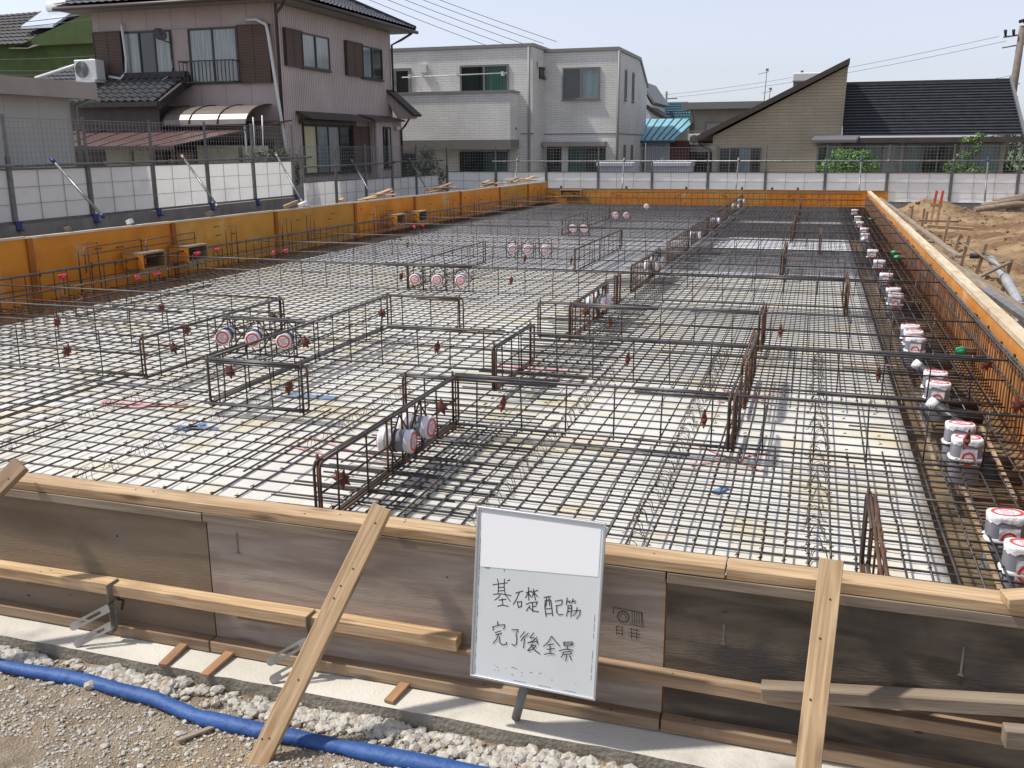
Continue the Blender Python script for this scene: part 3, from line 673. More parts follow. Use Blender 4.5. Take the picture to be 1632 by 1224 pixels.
for x in longx:
    for (y, x0, x1) in cross:
        if y < 9 and x0 < x < x1 and random.random() < .45:
            s = .0085; m.tube([(x - s, y - s, .289), (x, y, .292), (x + s, y + s, .287)], .0035, 4)
            if random.random() < .5: m.tube([(x, y, .292), (x + random.uniform(-.015, .015), y + random.uniform(-.015, .015), .305)], .0014, 4)
o = m.build('tie_wire_knots', M['rust'], rb); o['kind'] = 'stuff'
for (x, y0, y1) in [(-4.62, 3.9, 4.8), (-2.5, 4.6, 5.9), (-2.62, 4.5, 5.7), (-2.8, 4.5, 5.8), (-2.95, 4.3, 5.7), (-3.1, 4.2, 5.6), (-1.95, 3.6, 5.4), (-1.85, 3.8, 5.6), (-.3, 5.3, 6.9), (-.45, 5.35, 6.6), (-.22, 5.3, 6.5), (-5.3, 4.3, 6.2), (-5.15, 4.5, 6.1)]:
    MB().tube([(x, y0, .296), (x, y1, .297)], .006, 6).build('lap_bar', M['rebar'], rb)
for (y, x0, x1) in [(4.25, -2.6, -1.9), (4.55, -2.55, -1.85), (4.8, -2.6, -1.7), (5.15, -2.5, -1.5), (4.93, .4, 1.2), (6.2, .3, 1.2), (7.9, .3, 1.2), (5.75, -5.2, -4.2), (5.3, -1.3, -.6), (8.1, -1.2, -.3), (9.4, -1.1, -.2)]:
    MB().tube([(x0, y, .2955), (x1, y, .295)], .006, 6).build('lap_bar', M['rebar'], rb)

# ------------------------------------------------------------------ cages
GC = 'rebar cages standing on the mat'
CB, CT = .297, .615
def cage(lab, axis, fix, a0, a1, sp=.3, laps=(), ends=(0, 0), top=2, bot=2, mid=True, diag=(), mt='rebar', zt=CT, zb=CB, jit=.004, rtop=.0075):
    P = (lambda a, d, z: (a, fix + d, z)) if axis == 'x' else (lambda a, d, z: (fix + d, a, z))
    t = thing('rebar_cage', lab, 'rebar cage', P((a0 + a1) / 2, 0, zb), GC)
    n = max(2, int((a1 - a0) / 1.2))
    def long(name, z, d, r, m, b0=a0, b1=a1):
        k = max(2, int((b1 - b0) / 1.0))
        MB().tube([P(b0 + (b1 - b0) * i / k, d + random.uniform(-jit, jit), z + random.uniform(-jit, jit) * .6) for i in range(k + 1)], r, 7).build(name, M[m], t)
    for i in range(top): long('top_bar', zt - .001 * i, -.009 + .018 * i if top > 1 else 0, rtop, mt, a0 + (.1 * i), a1 - (.05 * i))
    for i in range(bot): long('bottom_bar', zb + .001 * i, -.009 + .018 * i if bot > 1 else 0, rtop, mt)
    if mid: long('middle_bar', (zt + zb) / 2 + .01, .012, .006, mt)
    a = a0 + sp * .5; k = 0
    while a < a1 - .02:
        x = a + random.uniform(-.015, .015); ln = random.uniform(-.012, .012)
        MB().tube([P(x, .016, zb - .025), P(x + ln, .016, zt + .018)], .0052, 6).build('upright_bar', M[mt], t)
        a += sp; k += 1
    for (l0, l1) in laps:
        for dz, d in ((zt + .004, .02), (zb + .002, -.024), (zt - .012, -.022)):
            long('lap_bar', dz, d, .0085, 'rebar', l0, l1)
    for e, a, s in ((ends[0], a0, 1), (ends[1], a1, -1)):
        if e:                                             # bent end bar
            for q in range(e):
                d = .012 - .03 * q; L_ = .42
                pts = [P(a + s * L_, d, zt)] + [P(a + s * (.035 - .035 * math.sin(u)), d, zt - .035 + .035 * math.cos(u)) for u in (0, .5, 1.05, 1.57)] + [P(a + s * (.035 - .035 * math.cos(u)), d, zb + .035 - .035 * math.sin(u)) for u in (0, .5, 1.05, 1.57)] + [P(a + s * L_, d, zb)]
                MB().tube(pts, .0076, 7).build('bent_end_bar', M['rust' if q == 0 else 'rebar2'], t)
            MB().tube([P(a + s * .03, -.014, zb - .02), P(a + s * .03, -.014, zt + .03)], .008, 6).build('end_post', M['rebar2'], t)
    for c in diag:                                        # diamond bars round a sleeve
        for sx in (-1, 1):
            MB().tube([P(c, .02, zt - .01), P(c + sx * .14, .02, (zt + zb) / 2)], .0055, 6).build('diagonal_bar', M['rust'], t)
            MB().tube([P(c + sx * .14, .02, (zt + zb) / 2), P(c + sx * .02, .02, zb + .01)], .0055, 6).build('diagonal_bar', M['rust'], t)
        for sx in (-.1, .1):
            MB().tube([P(c + sx, -.012, zb), P(c + sx, -.012, zt)], .0065, 6).build('upright_bar', M['rust'], t)
    return t
# along the depth of the site, main line
cage('rusty main cage nearest the near form, holding two taped sleeves', 'y', -2.15, 3.72, 5.55, .32, laps=((3.75, 5.5),), ends=(2, 1), diag=(4.61, 4.89), mt='rebar2')
cage('short cage in the main line between the first and second cross cages', 'y', -2.18, 6.42, 7.42, .25, laps=((6.5, 7.4),), ends=(2, 2), mt='rebar2', bot=2)
cage('main line cage with two taped sleeves behind the second opening', 'y', -2.11, 8.45, 10.05, .2, laps=((8.5, 10.0),), ends=(2, 2), diag=(9.54, 9.8), mt='rust')
cage('pair of hooked rusty bars alone in the main line', 'y', -2.10, 10.45, 10.7, .12, ends=(1, 1), mt='rust', mid=False)
cage('main line cage with two taped sleeves in the middle of the site', 'y', -2.10, 11.5, 13.65, .2, laps=((12, 13.6),), ends=(2, 2), diag=(12.97, 13.45), mt='rust')
cage('main line cage beyond the middle, before the grey ground', 'y', -2.12, 14.6, 17.0, .25, laps=((15, 17),), ends=(1, 2), mt='rust')
cage('main line cage on the grey ground with one taped sleeve', 'y', -2.12, 17.6, 20.2, .25, ends=(2, 2), laps=((18, 20),), mt='rust')
cage('main line cage near the far form with one taped sleeve', 'y', -2.12, 21.0, 24.6, .3, ends=(2, 2), laps=((22, 24),), mt='rust')
cage('farthest main line cage, ending at the far form', 'y', -2.12, 25.3, 29.6, .3, ends=(2, 1), laps=((26, 29),), mt='rust')
# left hand longitudinal
cage('cage at left running back from the corner post, left of the three sleeves', 'y', -4.95, 6.0, 8.08, .33, laps=((6.05, 8.0),), ends=(2, 2))
cage('cage at left passing to the right of the three taped sleeves', 'y', -4.01, 5.5, 8.55, .33, laps=((5.6, 8.4),), ends=(1, 1))
cage('short cage at far left in front of the left form', 'y', -7.55, 8.15, 10.6, .35, ends=(1, 0))
cage('cage in the left half beyond the row of three distant sleeves', 'y', -4.9, 11.0, 14.0, .35, ends=(1, 1), mt='rebar2')
cage('cage in the left half on the edge of the grey ground', 'y', -3.25, 13.2, 16.6, .35, ends=(1, 1), mt='rebar2')
cage('cage in the left half close to the far form', 'y', -4.9, 18.8, 23.5, .4, ends=(1, 1), mt='rebar2')
# short returns on the right
cage('short return cage at the first cross cage, with a rusty bent end', 'y', -.385, 5.45, 6.1, .15, ends=(2, 0), mt='rebar2')
cage('tall-looking rusty return cage at the second cross cage, right half', 'y', -.385, 6.4, 7.6, .2, ends=(2, 2), mt='rust', laps=((6.5, 7.5),))
cage('short return cage at the third cross cage, right half', 'y', -.385, 8.4, 9.0, .15, ends=(2, 1), mt='rust')
cage('short rusty return cage near the white sheet edge, right half', 'y', .385, 10.45, 11.45, .2, ends=(2, 2), mt='rust')
cage('rusty return cage seen end-on beyond the middle, right half', 'y', -.385, 13.5, 15.1, .25, ends=(2, 2), mt='rust')
cage('small dark return cage on the grey ground, right half', 'y', .12, 16.6, 17.8, .25, ends=(2, 2), mt='rust')
cage('rusty return cage far back in the right half', 'y', -.385, 18.4, 21.0, .3, ends=(2, 2), mt='rust')
cage('farthest rusty return cage in the right half', 'y', -.385, 23.2, 27.0, .35, ends=(2, 2), mt='rust')
cage('bundle of rusty bars just behind the near form at right', 'y', .31, 3.1, 4.05, .2, ends=(0, 2), mt='rust', mid=False)
# across the site
cage('stub of rusty cage left of the main line, first cross cage', 'x', 5.43, -2.48, -2.12, .3, ends=(1, 0), top=3)
cage('first cross cage, from the main line to the right-hand form', 'x', 5.52, -2.16, 1.33, .3, laps=((-2.15, -1.46), (-.97, -.38)), top=1, bot=1, mid=False)
cage('cross cage at left with a rusty bent end, in front of the three sleeves', 'x', 5.5, -4.05, -3.22, .22, laps=((-4.0, -3.25),), ends=(0, 1), mid=False)
cage('cross cage running to the left edge of the photo', 'x', 6.06, -9.0, -4.93, .42, laps=((-7.5, -6.6),), mid=True, top=1)
cage('second cross cage with three taped sleeves, reaching the right-hand form', 'x', 7.02, -5.02, 1.33, .3, laps=((-4.9, -4.1), (-3.3, -2.3), (.1, 1.2)), diag=(-4.88, -4.59, -4.28), top=2, bot=1)
cage('cross cage at far left between the second and third rows', 'x', 7.1, -8.7, -5.4, .42, top=1, bot=1, mid=True)
cage('cross cage at far left in the third row, meeting the left form', 'x', 8.07, -8.7, -5.0, .42, top=1, bot=1)
cage('small cage with a bent end beyond the three near sleeves', 'x', 8.53, -4.02, -3.22, .3, ends=(0, 1), laps=((-3.7, -3.25),), mid=False)
cage('third cross cage, from left of the main line to the right-hand form', 'x', 8.5, -2.45, 1.33, .33, ends=(1, 0), laps=((-2.1, -1.3), (-1.0, -.4)), top=1, bot=1)
cage('fourth cross cage holding three taped sleeves in the left half', 'x', 10.97, -8.6, 1.33, .34, laps=((-5.2, -4.0), (-.6, .4)), diag=(-4.76, -4.46, -4.15), top=1, bot=1)
cage('thin cross cage just behind the fourth one', 'x', 12.0, -2.1, 1.33, .4, top=1, bot=1, mid=False)
cage('fifth cross cage, at the edge of the grey ground', 'x', 13.2, -8.5, 1.33, .38, top=1, bot=1, laps=((-2.1, -1.2),))
cage('cross cage with three small taped sleeves on the grey ground', 'x', 14.65, -8.4, -2.2, .36, top=1, bot=1, diag=(-4.65, -4.39, -4.09))
cage('sixth cross cage, over the grey ground in the right half', 'x', 15.3, -2.1, 1.33, .38, top=1, bot=1, mid=False)
cage('seventh cross cage, over the grey ground', 'x', 17.0, -8.3, 1.33, .4, top=1, bot=1, laps=((-5.0, -3.6),), mid=False)
cage('eighth cross cage with two small taped sleeves', 'x', 18.7, -8.3, 1.33, .42, top=1, bot=1, diag=(-4.65, -4.42), mid=False)
cage('ninth cross cage, far back', 'x', 20.6, -8.2, 1.33, .45, top=1, bot=1, mid=False)
cage('tenth cross cage with two tiny taped sleeves, far back', 'x', 22.6, -8.2, 1.33, .45, top=1, bot=1, diag=(-4.57, -4.31), mid=False)
cage('eleventh cross cage, close to the far form', 'x', 24.8, -8.2, 1.33, .5, top=1, bot=1, mid=False)
cage('last cross cage before the far form', 'x', 27.3, -8.1, 1.33, .5, top=1, bot=1, mid=False)
# perimeter cages
def edge_cage(lab, P, a0, a1, sp, zt, mt, extra=()):
    """P(a, d, z): a along the wall, d distance in from it"""
    t = thing('edge_cage', lab, 'rebar cage', P((a0 + a1) / 2, 0, .05), 'dense edge cages along the forms')
    for z, d, r, m in ((zt, 0, .0095, 'bluebar'), (zt - .012, .02, .0085, 'rebar'), ((zt + .15) / 2 + .06, .012, .0075, 'rebar'), (.19, .03, .0075, 'rebar'), *extra):
        k = 14; MB().tube([P(a0 + (a1 - a0) * i / k, d + random.uniform(-.003, .003), z + random.uniform(-.004, .004)) for i in range(k + 1)], r, 7).build('rail_bar', M[m], t)
    def up_(mb, a):
        h = zt + random.uniform(-.01, .015); d = .004
        pts = [P(a, d + random.uniform(-.004, .004), h), P(a, d, .2), P(a, d + .012, .13), P(a, d + .04, .085), P(a, d + .08, .06), P(a, d + .42, .05)]
        if random.random() < .25: pts = [P(a + .04, d - .012, h - .05), P(a + .03, d - .012, h + .008), P(a + .008, d, h + .022)] + pts[1:]
        mb.tube(pts, .0062, 6)
    n = int((a1 - a0) / sp)
    for i in range(n):
        if i < 100: mb = MB(); up_(mb, a0 + sp * (i + .5) + random.uniform(-.01, .01)); mb.build('upright_bar', M[mt], t)
        elif i == 100: mb = MB(); up_(mb, a0 + sp * (i + .5))
        else: up_(mb, a0 + sp * (i + .5) + random.uniform(-.01, .01))
    if n > 100: mb.build('upright_bars_beyond', M[mt], t)['kind'] = 'stuff'
    return t
edge_cage('dense rusty edge cage standing along the right-hand form', lambda a, d, z: (1.373 - d, a, z), 3.1, 29.9, .1, .618, 'rust')
edge_cage('edge cage standing along the left-hand form', lambda a, d, z: (xw(a) + .3 + d, a, z), 5.0, 29.8, .21, .60, 'rebar2', extra=((.46, .5, .0075, 'rebar'), (.47, .52, .0075, 'rebar')))
edge_cage('edge cage standing along the far form', lambda a, d, z: (a, 30.1 - d, z), -8.2, 1.3, .17, .64, 'rebar2')
# little upright frames against the left form
for k, (y, w_, zt) in enumerate([(9.9, .35, .86), (13.0, .28, .84), (14.6, .3, .84), (15.4, .26, .85), (18.0, .6, .86), (21.8, .4, .84), (23.6, .35, .84), (26.6, .4, .83), (28.9, .5, .83)]):
    x = xw(y) + .16
    t = thing('starter_frame', 'thin upright bar frame against the left-hand form, %s going back' % ORD[k], 'bar frame', (x, y, .3), 'upright bar frames on the left-hand form')
    MB().tube([(x, y, .25), (x, y, zt), (x, y + w_, zt), (x, y + w_, .25)], .0065, 6).build('bent_bar', M['rebar2'], t)
    for q in range(1, max(2, int(w_ / .15))): MB().tube([(x, y + w_ * q / max(2, int(w_ / .15)), .25), (x, y + w_ * q / max(2, int(w_ / .15)), zt + .01)], .005, 6).build('upright_bar', M['rebar2'], t)
for k, (y, zt) in enumerate([(10.15, .73), (11.3, .73)]):
    x = xw(y) + .25
    t = thing('starter_frame', ('long horizontal bar frame above the nearer open box' if k == 0 else 'long horizontal bar frame above the farther open box'), 'bar frame', (x, y, .6), 'upright bar frames on the left-hand form')
    MB().tube([(x, y - .25, .5), (x, y - .25, .82), (x, y + .85, .83), (x, y + .85, .5)], .0075, 6).build('bent_bar', M['rebar'], t)
    MB().tube([(x, y - .3, zt), (x, y + .9, zt + .01)], .0075, 6).build('middle_bar', M['rebar'], t)

# ------------------------------------------------------------------ star spacers
def star_mesh():
    mb = MB(); n = 7; vs = []
    for i in range(2 * n):
        r = (.060 + random.uniform(-.007, .006)) if i % 2 == 0 else .026
        a = math.pi * i / n
        for h in (-1, 1):
            th = .012 if i % 2 else .003
            vs.append((r * math.cos(a), h * th, r * math.sin(a)))
    c0, c1 = len(vs), len(vs) + 1; vs += [(0, -.02, 0), (0, .02, 0)]; fs = []
    for i in range(2 * n):
        j = (i + 1) % (2 * n); fs += [(c0, 2 * i, 2 * j), (c1, 2 * j + 1, 2 * i + 1), (2 * i, 2 * i + 1, 2 * j + 1, 2 * j)]
    mb.add(vs, fs); return mb
STARS = [(-2.15, 3.95, 'y', 'rusty star spacer at the front end of the main cage nearest the near form'),
 (-2.17, 5.33, 'y', 'rusty star spacer behind the two nearest taped sleeves'), (-1.82, 5.52, 'x', 'rusty star spacer on the first cross cage beside the main line'),
 (-.55, 5.52, 'x', 'rusty star spacer seen edge-on at the right of the first cross cage'), (.89, 5.52, 'x', 'rusty star spacer on the first cross cage in front of the trench boxes'),
 (-3.36, 5.5, 'x', 'rusty star spacer beside the rusty bent end, below the three taped sleeves'), (-4.03, 5.8, 'y', 'rusty star spacer below and left of the three taped sleeves'),
 (-4.03, 6.9, 'y', 'rusty star spacer just right of the three taped sleeves'), (-4.97, 6.4, 'y', 'rusty star spacer near the corner post at left'),
 (-5.35, 7.1, 'x', 'rusty star spacer left of the three taped sleeves'), (-4.95, 7.9, 'y', 'rusty star spacer at the back end of the left cage'),
 (-5.74, 6.06, 'x', 'rusty star spacer on the cross cage near the left edge'), (-6.8, 7.1, 'x', 'rusty star spacer farther back near the left edge'),
 (-6.37, 8.07, 'x', 'rusty star spacer in the third row at left'), (-7.55, 8.3, 'y', 'rusty star spacer close to the left-hand form'),
 (-4.01, 8.37, 'y', 'rusty star spacer on the cage end beyond the three near sleeves'), (-2.88, 7.02, 'x', 'rusty star spacer on the second cross cage, left of the short main cage'),
 (-1.3, 7.02, 'x', 'rusty star spacer seen edge-on in the middle of the second cross cage'), (.51, 7.02, 'x', 'rusty star spacer on the second cross cage near the white sheet edge'),
 (-1.75, 8.5, 'x', 'rusty star spacer on the third cross cage right of the main line'), (-.22, 8.5, 'x', 'rusty star spacer on the third cross cage in the right half'),
 (-2.11, 9.05, 'y', 'rusty star spacer at the front of the second sleeved main cage'), (-3.5, 10.97, 'x', 'rusty star spacer on the fourth cross cage, right of its sleeves'),
 (-4.97, 10.97, 'x', 'rusty star spacer on the fourth cross cage, left of its sleeves'), (-3.3, 13.2, 'x', 'small rusty star spacer on the fifth cross cage'),
 (-4.0, 13.2, 'x', 'small rusty star spacer near the three sleeves on the grey ground'), (-6.5, 14.65, 'x', 'small rusty star spacer far back near the left form'),
 (1.3, 6.4, 'y', 'rusty star spacer on the right edge cage, nearer one'), (1.3, 7.6, 'y', 'rusty star spacer on the right edge cage, farther one')]
m0 = None
for (x, y, ax, lab) in STARS:
    if m0 is None: o = m0 = star_mesh().build('star_spacer', M['star'])
    else: o = m0.copy(); COL.objects.link(o)
    o.location = (x, y, .455); o.rotation_euler = (random.uniform(0, .2), random.uniform(0, .9), (0 if ax == 'y' else math.pi / 2) + random.uniform(-.15, .15))
    tag(o, lab, 'spacer', 'rusty star spacers')

# ------------------------------------------------------------------ taped sleeves
def lathe(mb, prof, n=20):
    """profile of (radius, z) turned round z"""
    o = len(mb.v)
    for r, z in prof:
        for j in range(n): mb.v.append(Vector((r * math.cos(2 * math.pi * j / n), r * math.sin(2 * math.pi * j / n), z)))
    for i in range(len(prof) - 1):
        for j in range(n):
            a = o + i * n + j; b = o + i * n + (j + 1) % n
            mb.f.append([a, b, b + n, a + n]); mb.sm.append(True)
    mb.f.append([o + j for j in range(n)][::-1]); mb.sm.append(False)
    mb.f.append([o + (len(prof) - 1) * n + j for j in range(n)]); mb.sm.append(False)
    return mb
def ringmark(mb, R1, R0, z, sx=1, sy=1, n=24, cx=0, cy=0):
    for i in range(n):
        a, b = 2 * math.pi * i / n, 2 * math.pi * (i + 1) / n
        mb.add([(cx + sx * q * math.cos(c), cy + sy * q * math.sin(c), z) for q, c in ((R0, a), (R1, a), (R1, b), (R0, b))], [(0, 1, 2, 3)])
def textbits(mb, w_, z, rows=3, cx=0, cy=0):
    for r in range(rows):
        y = cy + (r - (rows - 1) / 2) * w_ * .34
        x = cx - w_ / 2
        while x < cx + w_ / 2 - .004:
            l = random.uniform(.004, .010); h = w_ * .09
            if random.random() < .8: mb.add([(x, y - h, z), (x + l, y - h, z), (x + l, y + h, z), (x, y + h, z)], [(0, 1, 2, 3)])
            x += l + .003
def make_sleeve():
    t = bpy.data.objects.new('taped_sleeve', None); COL.objects.link(t); ORG[t] = Vector(); t.empty_display_size = .1
    mb = MB(); lathe(mb, [(.062, -.075), (.062, .075)]); mb.build('pipe', M['pvc'], t)
    for s in (-1, 1):
        mb = MB(); pr = [(.0638, s * .055), (.0648, s * .062), (.066, s * .076), (.068, s * .089), (.064, s * .096), (.03, s * .0985), (.005, s * .099)]
        lathe(mb, pr, 22)
        for v in mb.v[44:]: v += Vector((random.uniform(-1, 1), random.uniform(-1, 1), random.uniform(-.6, .6))) * .0022
        w = mb.build('tape_cap', M['tape'], t)
        mb = MB(); ringmark(mb, .056, .043, s * .1015); mb.build('printed_ring', M['red'], w)
        mb = MB(); textbits(mb, .058, s * .1018); mb.build('printed_text', M['pink'], w)
    mb = MB(); lathe(mb, [(.0665, -.012), (.0665, .006)]); mb.build('black_band', M['pvc_dark'], t)
    return t
SL = [(-2.15, 4.61, .455, 'x', 'taped grey sleeve with red ring in the nearest main cage, front one'), (-2.15, 4.89, .46, 'x', 'taped grey sleeve with red ring in the nearest main cage, rear one'),
 (-4.88, 7.0, .45, 'y', 'leftmost of the three taped sleeves in the second cross cage'), (-4.59, 7.0, .45, 'y', 'middle of the three taped sleeves in the second cross cage'), (-4.28, 7.0, .45, 'y', 'rightmost of the three taped sleeves in the second cross cage'),
 (-2.11, 9.54, .46, 'x', 'taped sleeve half hidden in the second sleeved main cage, front one'), (-2.11, 9.8, .46, 'x', 'taped sleeve half hidden in the second sleeved main cage, rear one'),
 (-4.76, 10.95, .44, 'y', 'left one of the three taped sleeves in the fourth cross cage'), (-4.46, 10.95, .44, 'y', 'middle one of the three taped sleeves in the fourth cross cage'), (-4.15, 10.95, .45, 'y', 'right one of the three taped sleeves in the fourth cross cage'),
 (-2.1, 12.97, .45, 'x', 'small taped sleeve in the middle main cage, front one'), (-2.1, 13.45, .45, 'x', 'small taped sleeve in the middle main cage, rear one'),
 (-4.65, 14.62, .45, 'y', 'leftmost of three small taped sleeves at the edge of the grey ground'), (-4.39, 14.62, .45, 'y', 'middle of three small taped sleeves at the edge of the grey ground'), (-4.09, 14.62, .45, 'y', 'rightmost of three small taped sleeves at the edge of the grey ground'),
 (-2.12, 18.1, .42, 'x', 'small dark and white sleeve in the main line on the grey ground'), (-4.65, 18.68, .45, 'y', 'left of two small taped sleeves in the eighth cross cage'), (-4.42, 18.68, .45, 'y', 'right of two small taped sleeves in the eighth cross cage'),
 (-2.12, 21.75, .42, 'x', 'tiny taped sleeve in the main line near the far form'), (-4.57, 22.55, .45, 'y', 'left of two tiny taped sleeves in the tenth cross cage'), (-4.31, 22.55, .45, 'y', 'right of two tiny taped sleeves in the tenth cross cage'),
 (-4.4, 25.97, .45, 'y', 'single tiny taped sleeve far back left of the main line'), (-2.12, 27.3, .42, 'x', 'tiny taped sleeve in the farthest main line cage'), (-2.12, 29.3, .45, 'x', 'farthest tiny taped sleeve, right in front of the far form')]
s0 = make_sleeve()
for i, (x, y, z, ax, lab) in enumerate(SL):
    o = s0 if i == 0 else copy_thing(s0, (0, 0, 0))
    o.location = (x, y, z)
    o.rotation_euler = (math.pi / 2, random.uniform(-.4, .4), math.pi / 2 + random.uniform(-.12, .12)) if ax == 'x' else (math.pi / 2, random.uniform(-.4, .4), random.uniform(-.15, .15) + .3)
    tag(o, lab, 'sleeve', 'taped sleeves in the rebar cages')

# ------------------------------------------------------------------ capped drain sockets in the right-hand trench
def make_socket():
    t = bpy.data.objects.new('capped_socket', None); COL.objects.link(t); ORG[t] = Vector()
    def sq(rx, ry, z, n=32, e=3.6): return [(math.copysign(abs(math.cos(a)) ** (2 / e), math.cos(a)) * rx, math.copysign(abs(math.sin(a)) ** (2 / e), math.sin(a)) * ry, z) for a in [2 * math.pi * i / n for i in range(n)]]
    def loft(rings):
        mb = MB(); n = len(rings[0]); vs = [p for r in rings for p in r]; fs = []
        for i in range(len(rings) - 1):
            for j in range(n): fs.append((i * n + j, i * n + (j + 1) % n, (i + 1) * n + (j + 1) % n, (i + 1) * n + j))
        mb.add(vs, fs, True); mb.add(rings[-1], [tuple(range(n))]); mb.add(rings[0], [tuple(range(n))[::-1]]); return mb
    loft([sq(.106, .075, -.20), sq(.104, .072, .07), sq(.103, .07, .095)]).build('socket_body', M['pvc'], t)
    c = loft([sq(.1055, .0728, .083), sq(.107, .074, .098), sq(.105, .072, .113), sq(.097, .066, .118), sq(.04, .03, .119)])
    for v in c.v:
        if v.z < .09: v.z += random.uniform(-.014, .008); v.x *= 1.01; v.y *= 1.012
    c = c.build('tape_cap', M['tape'], t)
    mb = MB(); ringmark(mb, .088, .07, .1215, 1, .68, 30); mb.build('printed_ring', M['red'], c)
    mb = MB(); textbits(mb, .075, .1218); mb.build('printed_text', M['pink'], c)
    mb = MB(); mb.add([(-.052, -.0785, -.055), (.06, -.0785, -.055), (.06, -.0785, .055), (-.052, -.0785, .055)], [(0, 1, 2, 3)]); lb = mb.build('front_sticker', M['tape'], t)
    mb = MB()
    for i in range(24):
        a, b = 2 * math.pi * i / 24, 2 * math.pi * (i + 1) / 24
        mb.add([(.004 + q * math.cos(c_), -.0795, -.012 + q * math.sin(c_)) for q, c_ in ((.033, a), (.046, a), (.046, b), (.033, b))], [(0, 1, 2, 3)])
    mb.build('printed_ring', M['red'], lb)
    mb = MB()
    for r in range(2): mb.add([(-.02, -.0793, -.012 - r * .014), (.028, -.0793, -.012 - r * .014), (.028, -.0793, -.006 - r * .014), (-.02, -.0793, -.006 - r * .014)], [(0, 1, 2, 3)])
    mb.build('printed_text', M['red'], lb)
    loft([sq(.117, .08, -.03), sq(.119, .082, -.02), sq(.112, .077, -.012)]).build('flange_tape', M['tape'], t)
    mb = MB(); mb.tube([(.06, 0, -.12), (.40, .02, -.15)], .05, 14); mb.build('outlet_pipe', M['pvc_dark'], t)
    return t
SK = [(.96, 4.23, 'x'), (.95, 4.6, 'second nearest'), (.94, 5.82, 'third'), (.94, 6.12, 'fourth'), (.93, 7.2, 'fifth'), (.95, 7.55, 'sixth'), (.93, 8.93, 'seventh'), (.94, 9.24, 'eighth'), (.94, 9.54, 'ninth'), (.95, 11.6, 'tenth'), (.96, 12.06, 'eleventh'), (.96, 13.45, 'twelfth'), (.96, 15.0, 'thirteenth'), (.94, 16.5, 'fourteenth'), (.96, 19.7, 'fifteenth'), (.99, 20.9, 'sixteenth'), (.97, 22.65, 'seventeenth'), (.99, 24.3, 'eighteenth'), (1.0, 26.9, 'farthest')]
k0 = make_socket(); k0.scale = (.80, .84, .88)
for i, (x, y, w_) in enumerate(SK):
    o = k0 if i == 0 else copy_thing(k0, (0, 0, 0))
    o.location = (x, y, .285); o.rotation_euler = (random.uniform(-.04, .04), random.uniform(-.04, .04), random.uniform(-.12, .08))
    tag(o, ('nearest white-capped grey socket in the right-hand trench, cut by the photo edge' if i == 0 else '%s white-capped grey socket in the right-hand trench, going back' % w_), 'drain socket', 'white-capped sockets in the trench')
for i, (x, y, lab) in enumerate([(.86, 6.8, 'dark slanting pipe with a white-capped end, nearer one in the trench'), (.87, 8.03, 'dark slanting pipe with a white-capped end, second one in the trench'), (.94, 13.5, 'dark slanting pipe with a white-capped end in the middle of the trench'), (.9, 19.0, 'dark slanting pipe with a white-capped end far back in the trench')]):
    t = thing('capped_pipe', lab, 'pipe', (x, y, .28), 'slanting capped pipes in the trench')
    p, q = Vector((x - .02, y + .03, .335)), Vector((x + .34, y - .18, .12)); d = (p - q).normalized()
    MB().tube([q, p], .034, 14).build('pipe', M['pvc_dark'], t)
    c = MB().tube([p - d * .06, p + d * .004], [.0355, .0375], 16).build('tape_cap', M['tape'], t)
    MB().tube([p + d * .0045, p + d * .006], .031, 16).build('printed_disc', M['red'], c)
    MB().tube([p + d * .0062, p + d * .0072], .02, 12).build('printed_text', M['pink'], c)
for i, (y, lab) in enumerate([(8.55, 'green-taped pipe stub at the right edge cage, nearest'), (15.7, 'green-taped pipe stub at the right edge cage, second one back'), (16.4, 'green-taped pipe stub at the right edge cage, third one back'), (23.9, 'green-taped pipe stub at the right edge cage, far back')]):
    t = thing('taped_stub', lab, 'pipe stub', (1.3, y, .36), 'green-taped pipe stubs')
    MB().tube([(1.26, y, .36), (1.45, y, .36)], .03, 12).build('pipe', M['rust'], t)
    c = MB().tube([(1.21, y, .362), (1.25, y, .361), (1.285, y, .36)], [.022, .036, .034], 8); c.build('green_tape', M['green'], t)
# timbers and bars lying in the trench
for i, (x, y0, y1, lab) in enumerate([(.87, 3.4, 5.3, 'yellowish rod lying in the near end of the trench'), (.80, 5.5, 7.4, 'yellowish rod lying beside the third socket in the trench'), (1.14, 5.2, 6.6, 'yellowish rod lying right of the third socket in the trench'), (.82, 8.6, 10.6, 'yellowish rod lying in the trench beside the three sockets'), (.84, 11.4, 13.6, 'yellowish rod lying in the middle of the trench')]):
    timber('timber_rod', (x - .04, y0, .245), (x, y1, .25), .022, .016, M['pine_dirty'], label=lab, cat='rod', group='rods lying in the trench')

